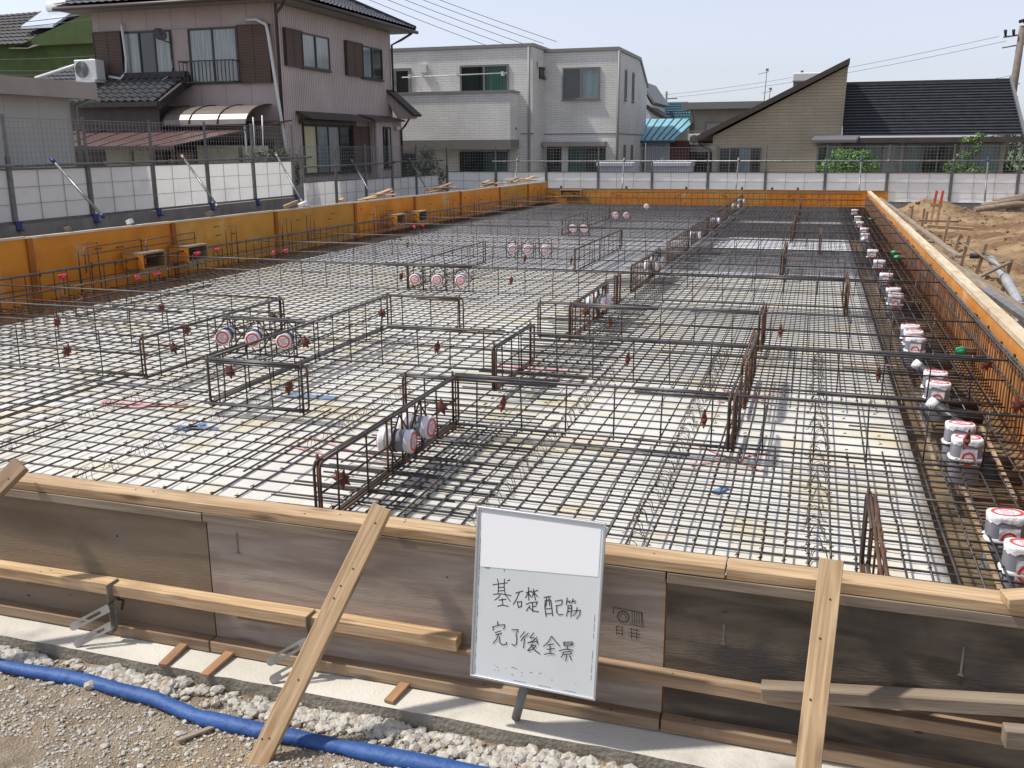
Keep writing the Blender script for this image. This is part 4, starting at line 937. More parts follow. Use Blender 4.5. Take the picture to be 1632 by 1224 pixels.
# ------------------------------------------------------------------ red taped anchor bolts
def make_bolts():
    t = bpy.data.objects.new('anchor_bolt', None); COL.objects.link(t); ORG[t] = Vector()
    MB().tube([(0, 0, -.22), (0, 0, 0)], .009, 8).build('bolt', M['rebar'], t)
    mb = MB(); mb.tube([(0, -.075, 0), (0, -.07, .001), (0, .07, .001), (0, .075, 0)], [.02, .027, .027, .02], 12); mb.build('red_tape', M['redtape'], t)
    return t
BL_ = [(9.75, .49), (10.12, .50), (9.0, .58), (12.9, .46), (13.28, .45), (18.4, .42), (18.85, .42), (11.6, .57), (12.1, .57), (22.4, .42), (22.8, .42), (26.0, .42)]
b0 = make_bolts()
for i, (y, z) in enumerate(BL_):
    o = b0 if i == 0 else copy_thing(b0, (0, 0, 0))
    o.location = (-8.0 if z < .55 else -8.45, y, z + .01); o.rotation_euler = (0, 0, random.uniform(-.25, .25) + .35)
    tag(o, 'red-taped anchor bolt by the left-hand form, ' + ['first of the nearest pair', 'second of the nearest pair', 'single one behind the rails', 'first of the pair in the middle', 'second of the pair in the middle', 'first of the pair before the far boxes', 'second of the pair before the far boxes', 'first beside the near open boxes', 'second beside the near open boxes', 'first of the far pair', 'second of the far pair', 'farthest one'][i], 'anchor bolt', 'red-taped anchor bolts')

# ------------------------------------------------------------------ wire bar chairs
def chair_mesh():
    mb = MB()
    for x in (-.02, .02):
        pts = [(x * 1.1, -.058, .004), (x, -.042, .003), (x, -.034, .02), (x, -.031, .042), (x, -.021, .061), (x, 0, .07), (x, .021, .061), (x, .031, .042), (x, .034, .02), (x, .042, .003), (x * 1.1, .058, .004)]
        mb.tube([(b, a, c) for a, b, c in pts], .0021, 4)
    return mb
c0 = None
rows = [(-1.52, 3.6, 7.6, .135, 'thin wire bar chair in the row left of the middle, right half'), (-.715, 3.5, 8.6, .135, 'thin wire bar chair in the row through the middle of the right half'), (.115, 3.4, 8.6, .135, 'thin wire bar chair in the row near the white sheet edge'),
        (-3.88, 3.9, 6.8, .21, 'thin wire bar chair in the first row left of the main cage'), (-4.78, 4.2, 7.2, .24, 'thin wire bar chair in the second row left of the main cage'), (-2.9, 5.0, 6.6, .2, 'thin wire bar chair under the openings left of the main line')]
for x, y0, y1, sp, lab in rows:
    y = y0
    while y < y1:
        if c0 is None: o = c0 = chair_mesh().build('bar_chair', M['wire'])
        else: o = c0.copy(); COL.objects.link(o)
        o.location = (x + random.uniform(-.02, .02), y, .21); o.rotation_euler = (random.uniform(-.15, .15), 0, random.uniform(-.2, .2))
        tag(o, lab, 'bar chair', lab.replace('thin wire bar chair', 'wire bar chairs'))
        y += sp * random.uniform(.85, 1.15)

# ------------------------------------------------------------------ sprayed marks on the sheet
def mark(name, pts_list, m, lab):
    mb = MB()
    for a, b, w_ in pts_list:
        a, b = Vector((*a, .2165)), Vector((*b, .2165)); d = (b - a).normalized(); n = Vector((-d.y, d.x, 0)) * w_ / 2
        mb.prism([a - n, b - n * .7, b + n * .7, a + n], (0, 0, .0015))
    tag(mb.build(name, m), lab, 'paint mark', 'sprayed marks on the white sheet')
def xm(cx, cy, r=.22): return [((cx - r, cy - r * .9), (cx - .04, cy - .03), .02), ((cx + .04, cy + .03), (cx + r, cy + r * .9), .02), ((cx - r, cy + r * .9), (cx + r, cy - r * .9), .02)]
mark('sprayed_cross', xm(-.38, 5.55), M['spray'], 'pink sprayed cross below the first return cage')
mark('sprayed_cross', xm(-.38, 7.05), M['spray'], 'pink sprayed cross below the second return cage')
mark('sprayed_cross', [((.05, 8.52), (.75, 8.46), .03)], M['spray'], 'pink sprayed dash on the sheet below the third cross cage')
mark('sprayed_line', [((-3.05, 5.2), (-2.2, 4.85), .02), ((-3.1, 5.0), (-2.7, 4.9), .02)], M['spray'], 'pink sprayed line left of the nearest main cage')
mark('sprayed_line', [((-5.0, 5.55), (-4.3, 5.62), .05), ((-4.75, 5.45), (-4.35, 5.7), .04)], M['spray'], 'pink sprayed line below the corner post at left')
mark('sprayed_line', [((-2.55, 7.5), (-1.9, 7.52), .05)], M['spray'], 'pink sprayed dash behind the short main cage')
mark('printed_patch', [((-4.05, 5.15), (-3.75, 5.2), .08), ((-3.95, 5.1), (-3.9, 5.28), .06)], M['sprayblue'], 'blue printed patch on the sheet under the left cross cage')
mark('printed_patch', [((-3.75, 6.1), (-3.35, 6.15), .1)], M['sprayblue'], 'blue printed patch on the sheet right of the three sleeves')
mark('printed_patch', [((-.42, 4.93), (-.36, 5.05), .05)], M['sprayblue'], 'small blue printed patch in front of the first return cage')
# ------------------------------------------------------------------ site fences
def fence_panel(lab, p, q, nrm, zb, zw, zm, sheet_m, group, post_end=False, cols=3, rows=3, foot=True, gap_low=0.0):
    """one bay: white sheet below, open wire grid above, post at the p end"""
    p, q, n = Vector((*p, 0)), Vector((*q, 0)), Vector((*nrm, 0)); d = (q - p); L_ = d.length; d.normalize()
    t = thing('mesh_fence', lab, 'fence panel', (p.x, p.y, zb), group)
    Zv = lambda z: Vector((0, 0, z))
    mb = MB(); a, b = p + d * .05, q - d * .05
    nx, nz_ = 12, 6; vs = []; fs = []
    for j in range(nz_ + 1):
        for i in range(nx + 1):
            u, v = i / nx, j / nz_; puff = .012 * math.sin(u * cols * math.pi) ** 2 * math.sin(v * rows * math.pi) ** 2 + random.uniform(0, .003)
            vs.append(a + (b - a) * u + Zv(zb + (zw - zb) * v) - n * puff)
    for j in range(nz_):
        for i in range(nx):
            k = j * (nx + 1) + i; fs.append((k, k + 1, k + nx + 2, k + nx + 1))
    mb.add(vs, fs, True); mb.build('white_sheet', sheet_m, t)
    mb = MB(); o = n * .016
    for i in range(1, cols): mb.obox(a + (b - a) * (i / cols + random.uniform(-.004, .004)) + Zv(zb) + o, a + (b - a) * (i / cols) + Zv(zw) + o, .008, .008, n)
    for j in range(1, rows): mb.obox(a + Zv(zb + (zw - zb) * j / rows + random.uniform(-.006, .006)) + o * 1.4, b + Zv(zb + (zw - zb) * j / rows + random.uniform(-.006, .006)) + o * 1.4, .008, .008, n)
    mb.build('sheet_bars', M['fence_wire'], t)
    mb = MB(); k = 17
    for i in range(1, k): mb.obox(a + (b - a) * (i / k) + Zv(zw), a + (b - a) * (i / k) + Zv(zm - .01), .0055, .0055, n)
    z = zw + .1
    while z < zm - .02: mb.obox(a + Zv(z) + n * .006, b + Zv(z) + n * .006, .0055, .0055, n); z += .11
    mb.obox(a + Zv(zm - .012), b + Zv(zm - .012), .012, .012, n)
    mb.build('wire_mesh', M['fence_wire'], t)
    mb = MB()
    for z, h in ((zb - .02, .04), (zw + .015, .03)): mb.obox(p + Zv(z) + n * .01, q + Zv(z) + n * .01, .03, h)
    mb.build('rails', M['galv_dark'], t)
    for e in ([p, q] if post_end else [p]):
        mb = MB(); c = e + n * .03
        mb.obox(c + Zv(zb - .03), c + Zv(zw + .25), .085, .05, n); mb.obox(c + Zv(zw + .25), c + Zv(zm + .05), .05, .045, n)
        po = mb.build('post', M['galv_dark'], t)
        if foot:
            mb = MB(); c2 = c + n * .05 + Zv(zb); mb.obox(c2 + Zv(-.17) , c2 + Zv(-.0), .13, .05, n); mb.obox(c2 + Zv(-.16) + n * .02, c2 + Zv(-.16) + n * .09, .1, .03)
            mb.build('blue_foot', M['blue'], po)
    return t
GF = 'mesh fence bays round the site'
yl = [10, 12, 14, 16, 18, 20, 22]
for i, y in enumerate(yl):
    fence_panel('fence bay with white lower sheet beside the left-hand form, ' + ('outside the left edge' if i < 1 else '%s of that run' % ['', 'first', 'second', 'third', 'fourth', 'fifth', 'last and farthest'][i]), (-14.1, y), (-14.1, y + 2), (1, 0), .76, 1.68, 2.62, M['sheet_left'], GF, post_end=(i == 6))
y2 = [24.35, 26.4, 28.45, 30.5, 32.6]; y2e = y2[1:] + [34.8]
for i, y in enumerate(y2):
    fence_panel('lower fence bay with white sheet below the brown house, %s of five' % ['first', 'second', 'third', 'fourth', 'fifth'][i], (-14.05, y), (-14.05, y2e[i]), (1, 0), .34 - .03 * i, 1.07 - .02 * i, 2.09, M['sheet_left'], GF, cols=3, rows=2, foot=False)
xf = [-13.75 + 2.0 * i for i in range(13)]
for i, x in enumerate(xf):
    fence_panel('fence bay with bright white sheet along the far side, %s from the left corner' % (['first'] + ORD[1:])[i], (x, 35), (x + 2, 35), (0, -1), .16, 1.11, 2.0, M['sheet_far'], GF, post_end=(i == 12))
# block walls under the fences
for nm, a, b, z0, z1, lab in (('block_wall', (-14.22, 10), (-14.02, 24.05), -.3, .70, 'low grey block wall under the left fence'), ('block_wall', (-14.05, 24.1), (-13.95, 34.9), -.3, .2, 'low block kerb under the fence below the brown house'), ('block_wall', (-14, 34.96), (12.4, 35.1), -.3, .10, 'low brown block kerb under the far fence')):
    t = thing(nm, lab, 'block wall', ((a[0] + b[0]) / 2, (a[1] + b[1]) / 2, z0))
    mb = MB(); mb.box(a[0], a[1], z0, b[0], b[1], z1); mb.build('blocks', M['block'], t)
    mb = MB()
    if nm and b[1] - a[1] > 3:
        y = a[1] + .4
        while y < b[1]: mb.box(b[0], y, z0, b[0] + .002, y + .008, z1); y += .4
    else:
        x = a[0] + .4
        while x < b[0]: mb.box(x, a[1] - .002, z0, x + .008, a[1], z1); x += .4
    mb.build('joints', M['galv_dark'], t)
# horizontal tubes and raking braces
def tube_thing(name, lab, cat, pts, r, m, group, extra=None):
    t = thing(name, lab, cat, pts[0], group); MB().tube(pts, r, 8).build('tube', M[m], t)
    mb = MB(); d = (Vector(pts[-1]) - Vector(pts[0])); k = max(2, int(d.length / 2)); 
    for i in range(k + 1):
        c = Vector(pts[0]) + d * min(.98, max(.02, i / k)); e = d.normalized() * .035
        mb.tube([c - e, c + e], r * 1.5, 8)
    mb.build('clamps', M['bracket'], t)
    return t
GR = 'horizontal tubes on the fences'
tube_thing('fence_tube', 'long horizontal tube on the left fence', 'tube', [(-13.98, 10, 1.75), (-13.98, 24.9, 1.79)], .026, 'galv_dark', GR)
tube_thing('fence_tube', 'horizontal tube on the lower fence below the brown house windows', 'tube', [(-13.95, 24.3, 1.52), (-13.95, 30.6, 1.53)], .024, 'galv_dark', GR)
tube_thing('fence_tube', 'horizontal tube on the last bays before the far left corner', 'tube', [(-13.9, 29.9, 1.58), (-13.9, 34.95, 1.55)], .024, 'galv_dark', GR)
tube_thing('fence_tube', 'long bright horizontal tube across the far fence', 'tube', [(-11.85, 34.88, 1.51), (12.3, 34.88, 1.53)], .026, 'galv', GR)
GB = 'raking braces of the fences'
br = [((-13.93, 14.92, 1.86), (-12.4, 14.36, .84), 'blue-ended raking brace of the left fence, nearest'), ((-13.93, 18.9, 1.87), (-12.4, 17.9, .81), 'raking brace of the left fence in the third bay'), ((-13.93, 22.94, 1.86), (-12.4, 21.5, .72), 'raking brace of the left fence in the last bay'), ((-13.93, 27.33, 1.66), (-12.4, 25.5, .68), 'raking brace on the low fence under the patio window'), ((-13.93, 31.81, 1.65), (-12.4, 29.7, .66), 'dark raking brace near the far left corner')]
br += [((x, 34.86, 1.58), (x2, 33.6, .2), 'raking brace of the far fence, ' + l) for x, x2, l in ((-10.85, -10.6, 'by the downpipe of the white house'), (-6.77, -6.6, 'between the two grey storage sheds'), (-2.7, -2.66, 'in front of the tan house window'), (1.37, 1.33, 'beside the round shrub'), (5.27, 5.12, 'next to the tall leafy plant'))]
for a, b, lab in br:
    t = thing('raking_brace', lab, 'brace', b, GB)
    a, b = Vector(a), Vector(b); MB().tube([b, a], .027, 8).build('tube', M['galv'], t)
    d = (a - b).normalized(); MB().tube([a - d * .12, a + d * .05], .036, 8).build('end_clamp', M['blue' if 'blue' in lab or a.y > 34 and a.x > 1 else 'bracket'], t)
    MB().tube([b, b + d * .1], .034, 8).build('end_foot', M['blue' if 'nearest' in lab else 'bracket'], t)

# ------------------------------------------------------------------ things lying along the left form
for i, (y, z, l, r, mm, lab) in enumerate([(10.0, 1.03, .1, .4, 'pine_grey', 'small grey wood block on the left form, nearest'), (11.15, 1.04, .12, 0, 'tape', 'small white block on top of the left form'), (12.9, 1.03, .16, .3, 'pine_grey', 'little block on the left form beyond the white one'),
      (15.1, 1.02, .35, .9, 'pine_dirty', 'tilted wood wedge on the left form at the second brace'), (15.6, 1.02, .2, 1.2, 'tape', 'white tilted block on the left form at the second brace'), (17.1, 1.02, .12, 1.5, 'pine', 'short upright peg on the left form')]):
    x = xw(y) - .1
    timber('wood_block', (x, y, z), (x + l * math.cos(r) * .6, y + l * math.sin(r), z + l * .25), .07, .06, M[mm], label=lab, cat='block', group='wood blocks on the left form')
for i, (y, lab) in enumerate([(19.6, 'third brace'), (22.9, 'fourth brace'), (25.9, 'fifth brace'), (28.2, 'far left corner'), (29.9, 'end of the left form')]):
    t = thing('board_pile', 'little pile of loose boards behind the left form by the ' + lab, 'board pile', (xw(y) - .5, y, 1.0), 'piles of loose boards')
    for k in range(4):
        a = random.uniform(-.5, .5); c = Vector((xw(y) - .35 + random.uniform(-.2, .1), y + random.uniform(-.4, .4), .99 + .03 * k)); d = Vector((math.sin(a) * .35, math.cos(a) * .7, random.uniform(-.03, .05)))
        timber('board', c - d, c + d, .11, .022, M[random.choice(['pine', 'pine_dirty', 'pine'])], parent=t)
for i, (x, lab) in enumerate([(-7.95, 'first'), (-5.8, 'second'), (-3.9, 'third'), (-2.2, 'fourth'), (-1.3, 'fifth'), (-.55, 'sixth')]):
    t = thing('corner_peg', 'small dark peg on top of the far form, %s from the left' % lab, 'peg', (x, 30.33, .73), 'pegs on the far form')
    mb = MB(); mb.box(x - .035, 30.31, .7, x + .035, 30.36, .79); mb.tube([(x, 30.33, .79), (x, 30.33, .83)], .012, 6); mb.build('peg', M['rust'], t)

# ------------------------------------------------------------------ right hand side: bracing rails, stakes, pipe
GRL = 'bracing rails outside the right form'
timber('bracing_rail', (1.62, 27.5, .66), (1.78, 13.2, .66), .09, .035, M['pine_grey'], label='long greyed bracing rail outside the right form, far one', cat='rail', group=GRL)
timber('bracing_rail', (1.82, 13.4, .52), (2.0, 9.3, .50), .09, .035, M['pine_grey'], label='middle greyed bracing rail outside the right form', cat='rail', group=GRL)
timber('bracing_rail', (1.70, 10.6, .60), (2.05, 4.5, .55), .075, .05, M['galv'], label='grey metal-like bracing rail nearest the camera outside the right form', cat='rail', group=GRL)
timber('bracing_rail', (1.60, 16.5, .60), (2.1, 5.0, .42), .10, .03, M['pine_grey'], label='lower bracing rail running down the right form to the photo edge', cat='rail', group=GRL)
timber('bracing_rail', (1.66, 30.0, .5), (1.72, 17.0, .48), .08, .03, M['pine_grey'], label='lower bracing rail at the far end of the right form', cat='rail', group=GRL)
GS = 'wooden stakes in the dirt by the right form'
for i, (x, y, h, lx, lab) in enumerate([(2.62, 29.4, .42, .02, 'short stake in the dirt nearest the far form'), (2.62, 26.4, .6, .03, 'slim stake beside the far loose planks'), (2.46, 24.3, .62, .05, 'stake just left of the far loose planks'), (2.70, 22.6, .6, .09, 'leaning stake in front of the far loose planks'),
      (2.45, 19.1, .55, .12, 'left one of the close pair of stakes'), (2.55, 18.7, .58, .12, 'right one of the close pair of stakes'), (2.56, 17.1, .6, .14, 'stake between the close pair and the pipe elbow'), (2.62, 15.0, .52, .1, 'stake just behind the grey pipe elbow'), (2.68, 11.9, .56, .1, 'thick stake in front of the grey curved pipe')]):
    z = dirt_z(x, y) - .1
    timber('stake', (x, y, z), (x + lx, y, z + h + .12), .055, .05, M['pine_dirty'], upv=(0, 1, 0), label=lab, cat='stake', group=GS)
timber('stake', (2.2, 14.6, .2), (2.72, 15.0, .42), .06, .03, M['pine_grey'], upv=(0, 0, 1), label='slanting short strut at the foot of the stakes', cat='stake', group=GS)
timber('string_line', (2.55, 19.0, .33), (2.66, 15.0, .28), .02, .02, M['pine_grey'], label='thin batten tying the middle stakes together', cat='batten')
timber('loose_plank', (2.3, 24.4, .31), (3.25, 24.9, .26), .16, .04, M['pine_dirty'], label='farther of two planks lying in the dirt among the stakes', cat='plank', group='planks lying in the dirt')
timber('loose_plank', (2.35, 22.9, .30), (3.35, 23.2, .22), .18, .06, M['pine'], label='nearer of two planks lying in the dirt among the stakes', cat='plank', group='planks lying in the dirt')
timber('loose_plank', (1.9, 19.5, .28), (2.5, 19.7, .2), .12, .03, M['pine_grey'], label='short plank lying against the right form bracing', cat='plank', group='planks lying in the dirt')
timber('loose_plank', (2.05, 11.6, .33), (2.6, 11.9, .28), .06, .02, M['pine'], label='thin pale lath lying at the foot of the thick stake', cat='plank', group='planks lying in the dirt')
for i, (x, lab) in enumerate([(2.95, 'left one'), (3.1, 'right one')]):
    t = thing('marker_stake', 'marker stake with orange-red painted top by the far fence, ' + lab, 'marker stake', (x, 27.2, .1), 'orange-topped marker stakes')
    z = dirt_z(x, 27.2)
    MB().obox((x - .05, 27.2, z - .1), (x, 27.2, .5), .06, .05, (0, 1, 0)).build('shaft', M['pine'], t); MB().obox((x + .002, 27.2, .5), (x + .035, 27.2, .88), .06, .05, (0, 1, 0)).build('painted_top', M['stake_red'], t)
timber('loose_plank', (2.85, 27.1, .52), (3.15, 27.15, .5), .09, .02, M['pine'], upv=(0, -1, 0), label='little pale board nailed across the orange-topped stakes', cat='plank')
t = thing('curved_pipe', 'pale grey plastic pipe bending through the dirt on the right', 'pipe', (2.9, 13.6, .2))
pp = [(2.5, 17.25, .25), (2.7, 17.2, .26), (2.75, 16.8, .25), (2.68, 15.6, .22), (2.62, 14.5, .18), (2.55, 13.5, .14), (2.45, 12.6, .10), (2.36, 12.0, .02)]
MB().tube(pp[2:], .062, 14).build('pipe', M['pvc_pale'], t); MB().tube(pp[:3], .045, 12).build('elbow', M['pvc_dark'], t); MB().tube([(2.65, 14.9, .2), (2.6, 14.2, .165)], .07, 14).build('collar', M['pvc_pale'], t)
MB().tube([(2.49, 12.9, .115), (2.44, 12.5, .095)], .0632, 14).build('blue_stripe', M['sprayblue'], t)
tag(MB().tube([(2.6, 17.0, .38), (3.0, 14.7, .34), (4.2, 13.4, .32), (6.5, 11.5, .5)], .008, 5).build('string_line', M['pine_grey']), 'thin cord running over the dirt past the curved pipe', 'cord')
t = thing('log_pile', 'old grey logs dumped on the dirt by the far fence', 'log pile', (5.2, 30, .2))
for k in range(5):
    a = Vector((4.1 + .35 * k + random.uniform(-.2, .2), 29.2 + .2 * k, .28 + .1 * (k % 3))); MB().tube([a, a + Vector((1.1, .5, .14 + .03 * k)), a + Vector((2.6, .7 + .1 * k, .06 + .02 * k))], [.075, .09, .07], 8).build('log', M['pine_grey'], t)
mb = MB()
for k in range(1500):                                        # clods
    x, y = random.uniform(2.0, 9), random.uniform(6, 32)
    r = random.choice([.015, .02, .03, .04, .06]) * random.uniform(.6, 1.3); rock(mb, (x, y, dirt_z(x, y) + r * .15), r)
tag(mb.build('dirt_clods', M['dirt']), 'clods of dug earth scattered over the ground', 'clods', kind='stuff')

# ------------------------------------------------------------------ houses
M['taupe'] = siding('taupe_panel', (0.42, 0.345, 0.32), (0.43, 0.355, 0.33), .91, 3.0, (0.25, 0.205, 0.19), offset=0, msize=.012, bump=.4)
M['taupe_rib'] = siding('taupe_ribbed', (0.52, 0.435, 0.41), (0.54, 0.455, 0.43), .115, 40, (0.26, 0.215, 0.2), offset=0, msize=.018, bump=.9)
M['white_tile'] = siding('white_tile_siding', (0.69, 0.68, 0.64), (0.73, 0.72, 0.68), .46, .10, (0.56, 0.55, 0.51), msize=.012, bump=.7)
M['tan_tile'] = siding('tan_plank_siding', (0.38, 0.32, 0.228), (0.395, 0.335, 0.238), .95, .12, (0.29, 0.245, 0.175), msize=.012, bump=.7)
M['beige'] = mat('beige_render', (0.36, 0.33, 0.27), (0.41, 0.375, 0.31), scale=2, rough=.85)
M['shed_wall'] = siding('grey_shed_panel', (0.43, 0.425, 0.40), (0.44, 0.435, 0.41), .9, 30, (0.32, 0.32, 0.3), offset=0, msize=.01, bump=.4)
M['shed_fascia'] = mat('brown_fascia', (0.30, 0.26, 0.235), (0.34, 0.295, 0.27), scale=2, rough=.6)
M['brown'] = mat('dark_brown_metal', (0.055, 0.038, 0.032), (0.075, 0.052, 0.042), scale=4, rough=.5, rnd=.1)
M['shutter'] = siding('brown_shutter', (0.145, 0.092, 0.068), (0.155, 0.098, 0.074), 30, .045, (0.07, 0.045, 0.034), offset=0, msize=.012, bump=1)
M['frame_grey'] = mat('grey_window_frame', (0.19, 0.175, 0.155), rough=.45)
M['frame_dark'] = mat('dark_window_frame', (0.028, 0.023, 0.02), rough=.4)
M['glass'] = mat('dark_glass', (0.012, 0.018, 0.018), rough=.06, spec=.8)
M['glass_curtain'] = mat('curtained_glass', (0.20, 0.225, 0.225), (0.33, 0.36, 0.355), scale=3, stretch=(9, 9, .3), rough=.12, spec=.7)
M['glass_green'] = mat('greenish_glass', (0.03, 0.075, 0.06), (0.06, 0.13, 0.11), scale=2, stretch=(8, 8, .3), rough=.08, spec=.8)
M['glass_blue'] = mat('bluish_glass', (0.10, 0.15, 0.165), (0.16, 0.22, 0.23), scale=1.5, stretch=(4, 4, .5), rough=.08, spec=.8)
M['curtain_yellow'] = mat('yellow_curtain', (0.47, 0.45, 0.25), (0.58, 0.56, 0.36), scale=4, stretch=(9, 9, .3), rough=.5)
M['cap'] = mat('parapet_cap', (0.22, 0.215, 0.20), rough=.5)
M['tile_grey'] = mat('smoked_roof_tile', (0.075, 0.076, 0.08), (0.115, 0.117, 0.122), scale=9, rough=.27, rnd=.0, spec=.7)
M['tile_dark'] = mat('dark_roof_tile', (0.03, 0.028, 0.03), (0.055, 0.05, 0.052), scale=9, rough=.6, spec=.3)
M['roof_black'] = mat('black_metal_roof', (0.022, 0.023, 0.028), (0.035, 0.036, 0.042), scale=3, rough=.38, spec=.6)
M['roof_edge'] = mat('grey_barge_board', (0.14, 0.14, 0.15), rough=.5)
M['green_wall'] = mat('green_render', (0.065, 0.10, 0.03), (0.085, 0.125, 0.04), scale=2, rough=.9)
M['blue_roof'] = mat('pale_blue_metal', (0.20, 0.42, 0.50), (0.24, 0.47, 0.55), scale=2, rough=.4)
M['teal'] = mat('teal_tiles', (0.02, 0.075, 0.095), (0.035, 0.10, 0.12), scale=12, rough=.5)
M['white_wall'] = mat('white_render', (0.58, 0.59, 0.61), (0.64, 0.65, 0.67), scale=2, rough=.8)
M['corr'] = siding('corrugated_white', (0.52, 0.55, 0.60), (0.55, 0.58, 0.63), .1, 40, (0.38, 0.40, 0.44), offset=0, msize=.03, bump=1)
M['oxblood'] = mat('oxblood_metal', (0.10, 0.018, 0.018), rough=.6)
M['carport'] = mat('brown_polycarbonate', (0.135, 0.075, 0.07), (0.165, 0.095, 0.088), scale=1.5, rough=.28, spec=.6)
M['smoke'] = mat('smoked_polycarbonate', (0.16, 0.135, 0.11), (0.20, 0.17, 0.14), scale=2, rough=.36, spec=.6)
M['cream'] = mat('cream_metal', (0.42, 0.42, 0.33), (0.47, 0.47, 0.37), scale=2, rough=.5)
M['pinkish'] = mat('pinkish_board', (0.21, 0.13, 0.115), (0.25, 0.16, 0.14), scale=3, rough=.8)
M['dark'] = mat('dark_slats', (0.025, 0.018, 0.015), (0.05, 0.035, 0.03), scale=5, rough=.8)
M['white_plastic'] = mat('white_plastic', (0.62, 0.63, 0.61), rough=.4)
M['lattice'] = mat('stained_cream_panel', (0.40, 0.37, 0.29), (0.46, 0.43, 0.34), scale=2, rough=.7, c3=(0.22, 0.12, 0.06), s3=3.0, r3=(.66, .72))
M['panel_white'] = mat('solar_collector', (0.62, 0.66, 0.72), rough=.15, metal=.3)
M['leaf'] = mat('leaf_green', (0.06, 0.15, 0.022), (0.13, 0.25, 0.04), scale=3, rough=.5, rnd=.15)
M['leaf_dark'] = mat('leaf_dark', (0.022, 0.05, 0.015), (0.05, 0.09, 0.03), scale=3, rough=.55, rnd=.15)
M['leaf_hedge'] = mat('leaf_hedge', (0.05, 0.055, 0.025), (0.09, 0.10, 0.045), scale=4, rough=.6)
M['leaf_far'] = mat('leaf_far', (0.03, 0.055, 0.03), (0.06, 0.09, 0.05), scale=1, rough=.8)
M['bark'] = mat('bark', (0.06, 0.045, 0.03), (0.11, 0.085, 0.06), scale=8, rough=.9)
M['pole_c'] = mat('concrete_pole', (0.15, 0.115, 0.095), (0.20, 0.155, 0.13), scale=5, rough=.8)
M['cable'] = mat('black_cable', (0.02, 0.02, 0.022), rough=.6)

class Face:
    """places things on a wall: 'Y' faces -Y at y=c, a is x ; 'X' faces +X at x=c, a is y"""
    def __init__(s, ax, c): s.ax, s.c = ax, c
    def P(s, a, d, z): return Vector((a, s.c - d, z)) if s.ax == 'Y' else Vector((s.c + d, a, z))
    def box(s, mb, a0, a1, d0, d1, z0, z1):
        p, q = s.P(a0, d0, z0), s.P(a1, d1, z1); return mb.box(p.x, p.y, p.z, q.x, q.y, q.z)
    def window(s, root, a0, a1, z0, z1, fm='frame_dark', panes=('glass_curtain', 'glass_curtain'), fw=.05, sill=True, d=.055):
        mb = MB(); s.box(mb, a0, a1, 0, d, z0, z0 + fw); s.box(mb, a0, a1, 0, d, z1 - fw, z1); s.box(mb, a0, a0 + fw, 0, d, z0 + fw, z1 - fw); s.box(mb, a1 - fw, a1, 0, d, z0 + fw, z1 - fw)
        n = len(panes); wv = (a1 - a0 - 2 * fw) / n
        for i in range(1, n): c = a0 + fw + wv * i; s.box(mb, c - fw * .55, c + fw * .55, 0, d * .85 + .01 * (i % 2), z0 + fw, z1 - fw)
        f = mb.build('window', M[fm], root)
        for i, p in enumerate(panes):
            mb = MB(); s.box(mb, a0 + fw + wv * i, a0 + fw + wv * (i + 1), .001, .016 + .01 * (i % 2), z0 + fw, z1 - fw); mb.build('pane', M[p], f)
        if sill:
            mb = MB(); s.box(mb, a0 - .03, a1 + .03, 0, d + .05, z0 - .04, z0 - .001); mb.build('sill', M[fm], f)
        return f
    def shutter(s, root, a0, a1, z0, z1, m='shutter', d=.10):
        mb = MB(); s.box(mb, a0, a1, .001, d, z0, z1); o = mb.build('shutter_box', M[m], root)
        mb = MB(); s.box(mb, a0, a1, .001, d + .025, z1, z1 + .04); s.box(mb, a0, a1, .001, d + .025, z0 - .04, z0); s.box(mb, a0 - .025, a0, .001, d + .025, z0 - .04, z1 + .04); s.box(mb, a1, a1 + .025, .001, d + .025, z0 - .04, z1 + .04)
        c = (a0 + a1) / 2; s.box(mb, c - .012, c + .012, d, d + .012, z0, z1); mb.build('shutter_frame', M['brown'], o)
        return o
def roof_tiles(p00, p10, p11, p01, nu, nv, amp=.03, step=.035):
    """tiled slope; u runs along the eave p00->p10, v runs up to p01/p11"""
    p00, p10, p11, p01 = map(Vector, (p00, p10, p11, p01)); nrm = (p10 - p00).cross(p01 - p00).normalized()
    if nrm.z < 0: nrm = -nrm
    mb = MB(); su = 5; cols_ = nu * su; vs = []; rows_ = []
    for j in range(nv):
        for e in (0, 1):
            v = (j + e) / nv; row = []
            for i in range(cols_ + 1):
                u = i / cols_; a = p00 + (p10 - p00) * u; b = p01 + (p11 - p01) * u
                h = amp * (.5 + .5 * math.cos(2 * math.pi * ((i % su) / su + .15 * 0))) + (step if e == 0 else 0)
                vs.append(a + (b - a) * v + nrm * h)
    fs = []; w1 = cols_ + 1
    for k in range(2 * nv - 1):
        for i in range(cols_): a = k * w1 + i; fs.append((a, a + 1, a + w1 + 1, a + w1))
    mb.add(vs, fs, False)
    return mb

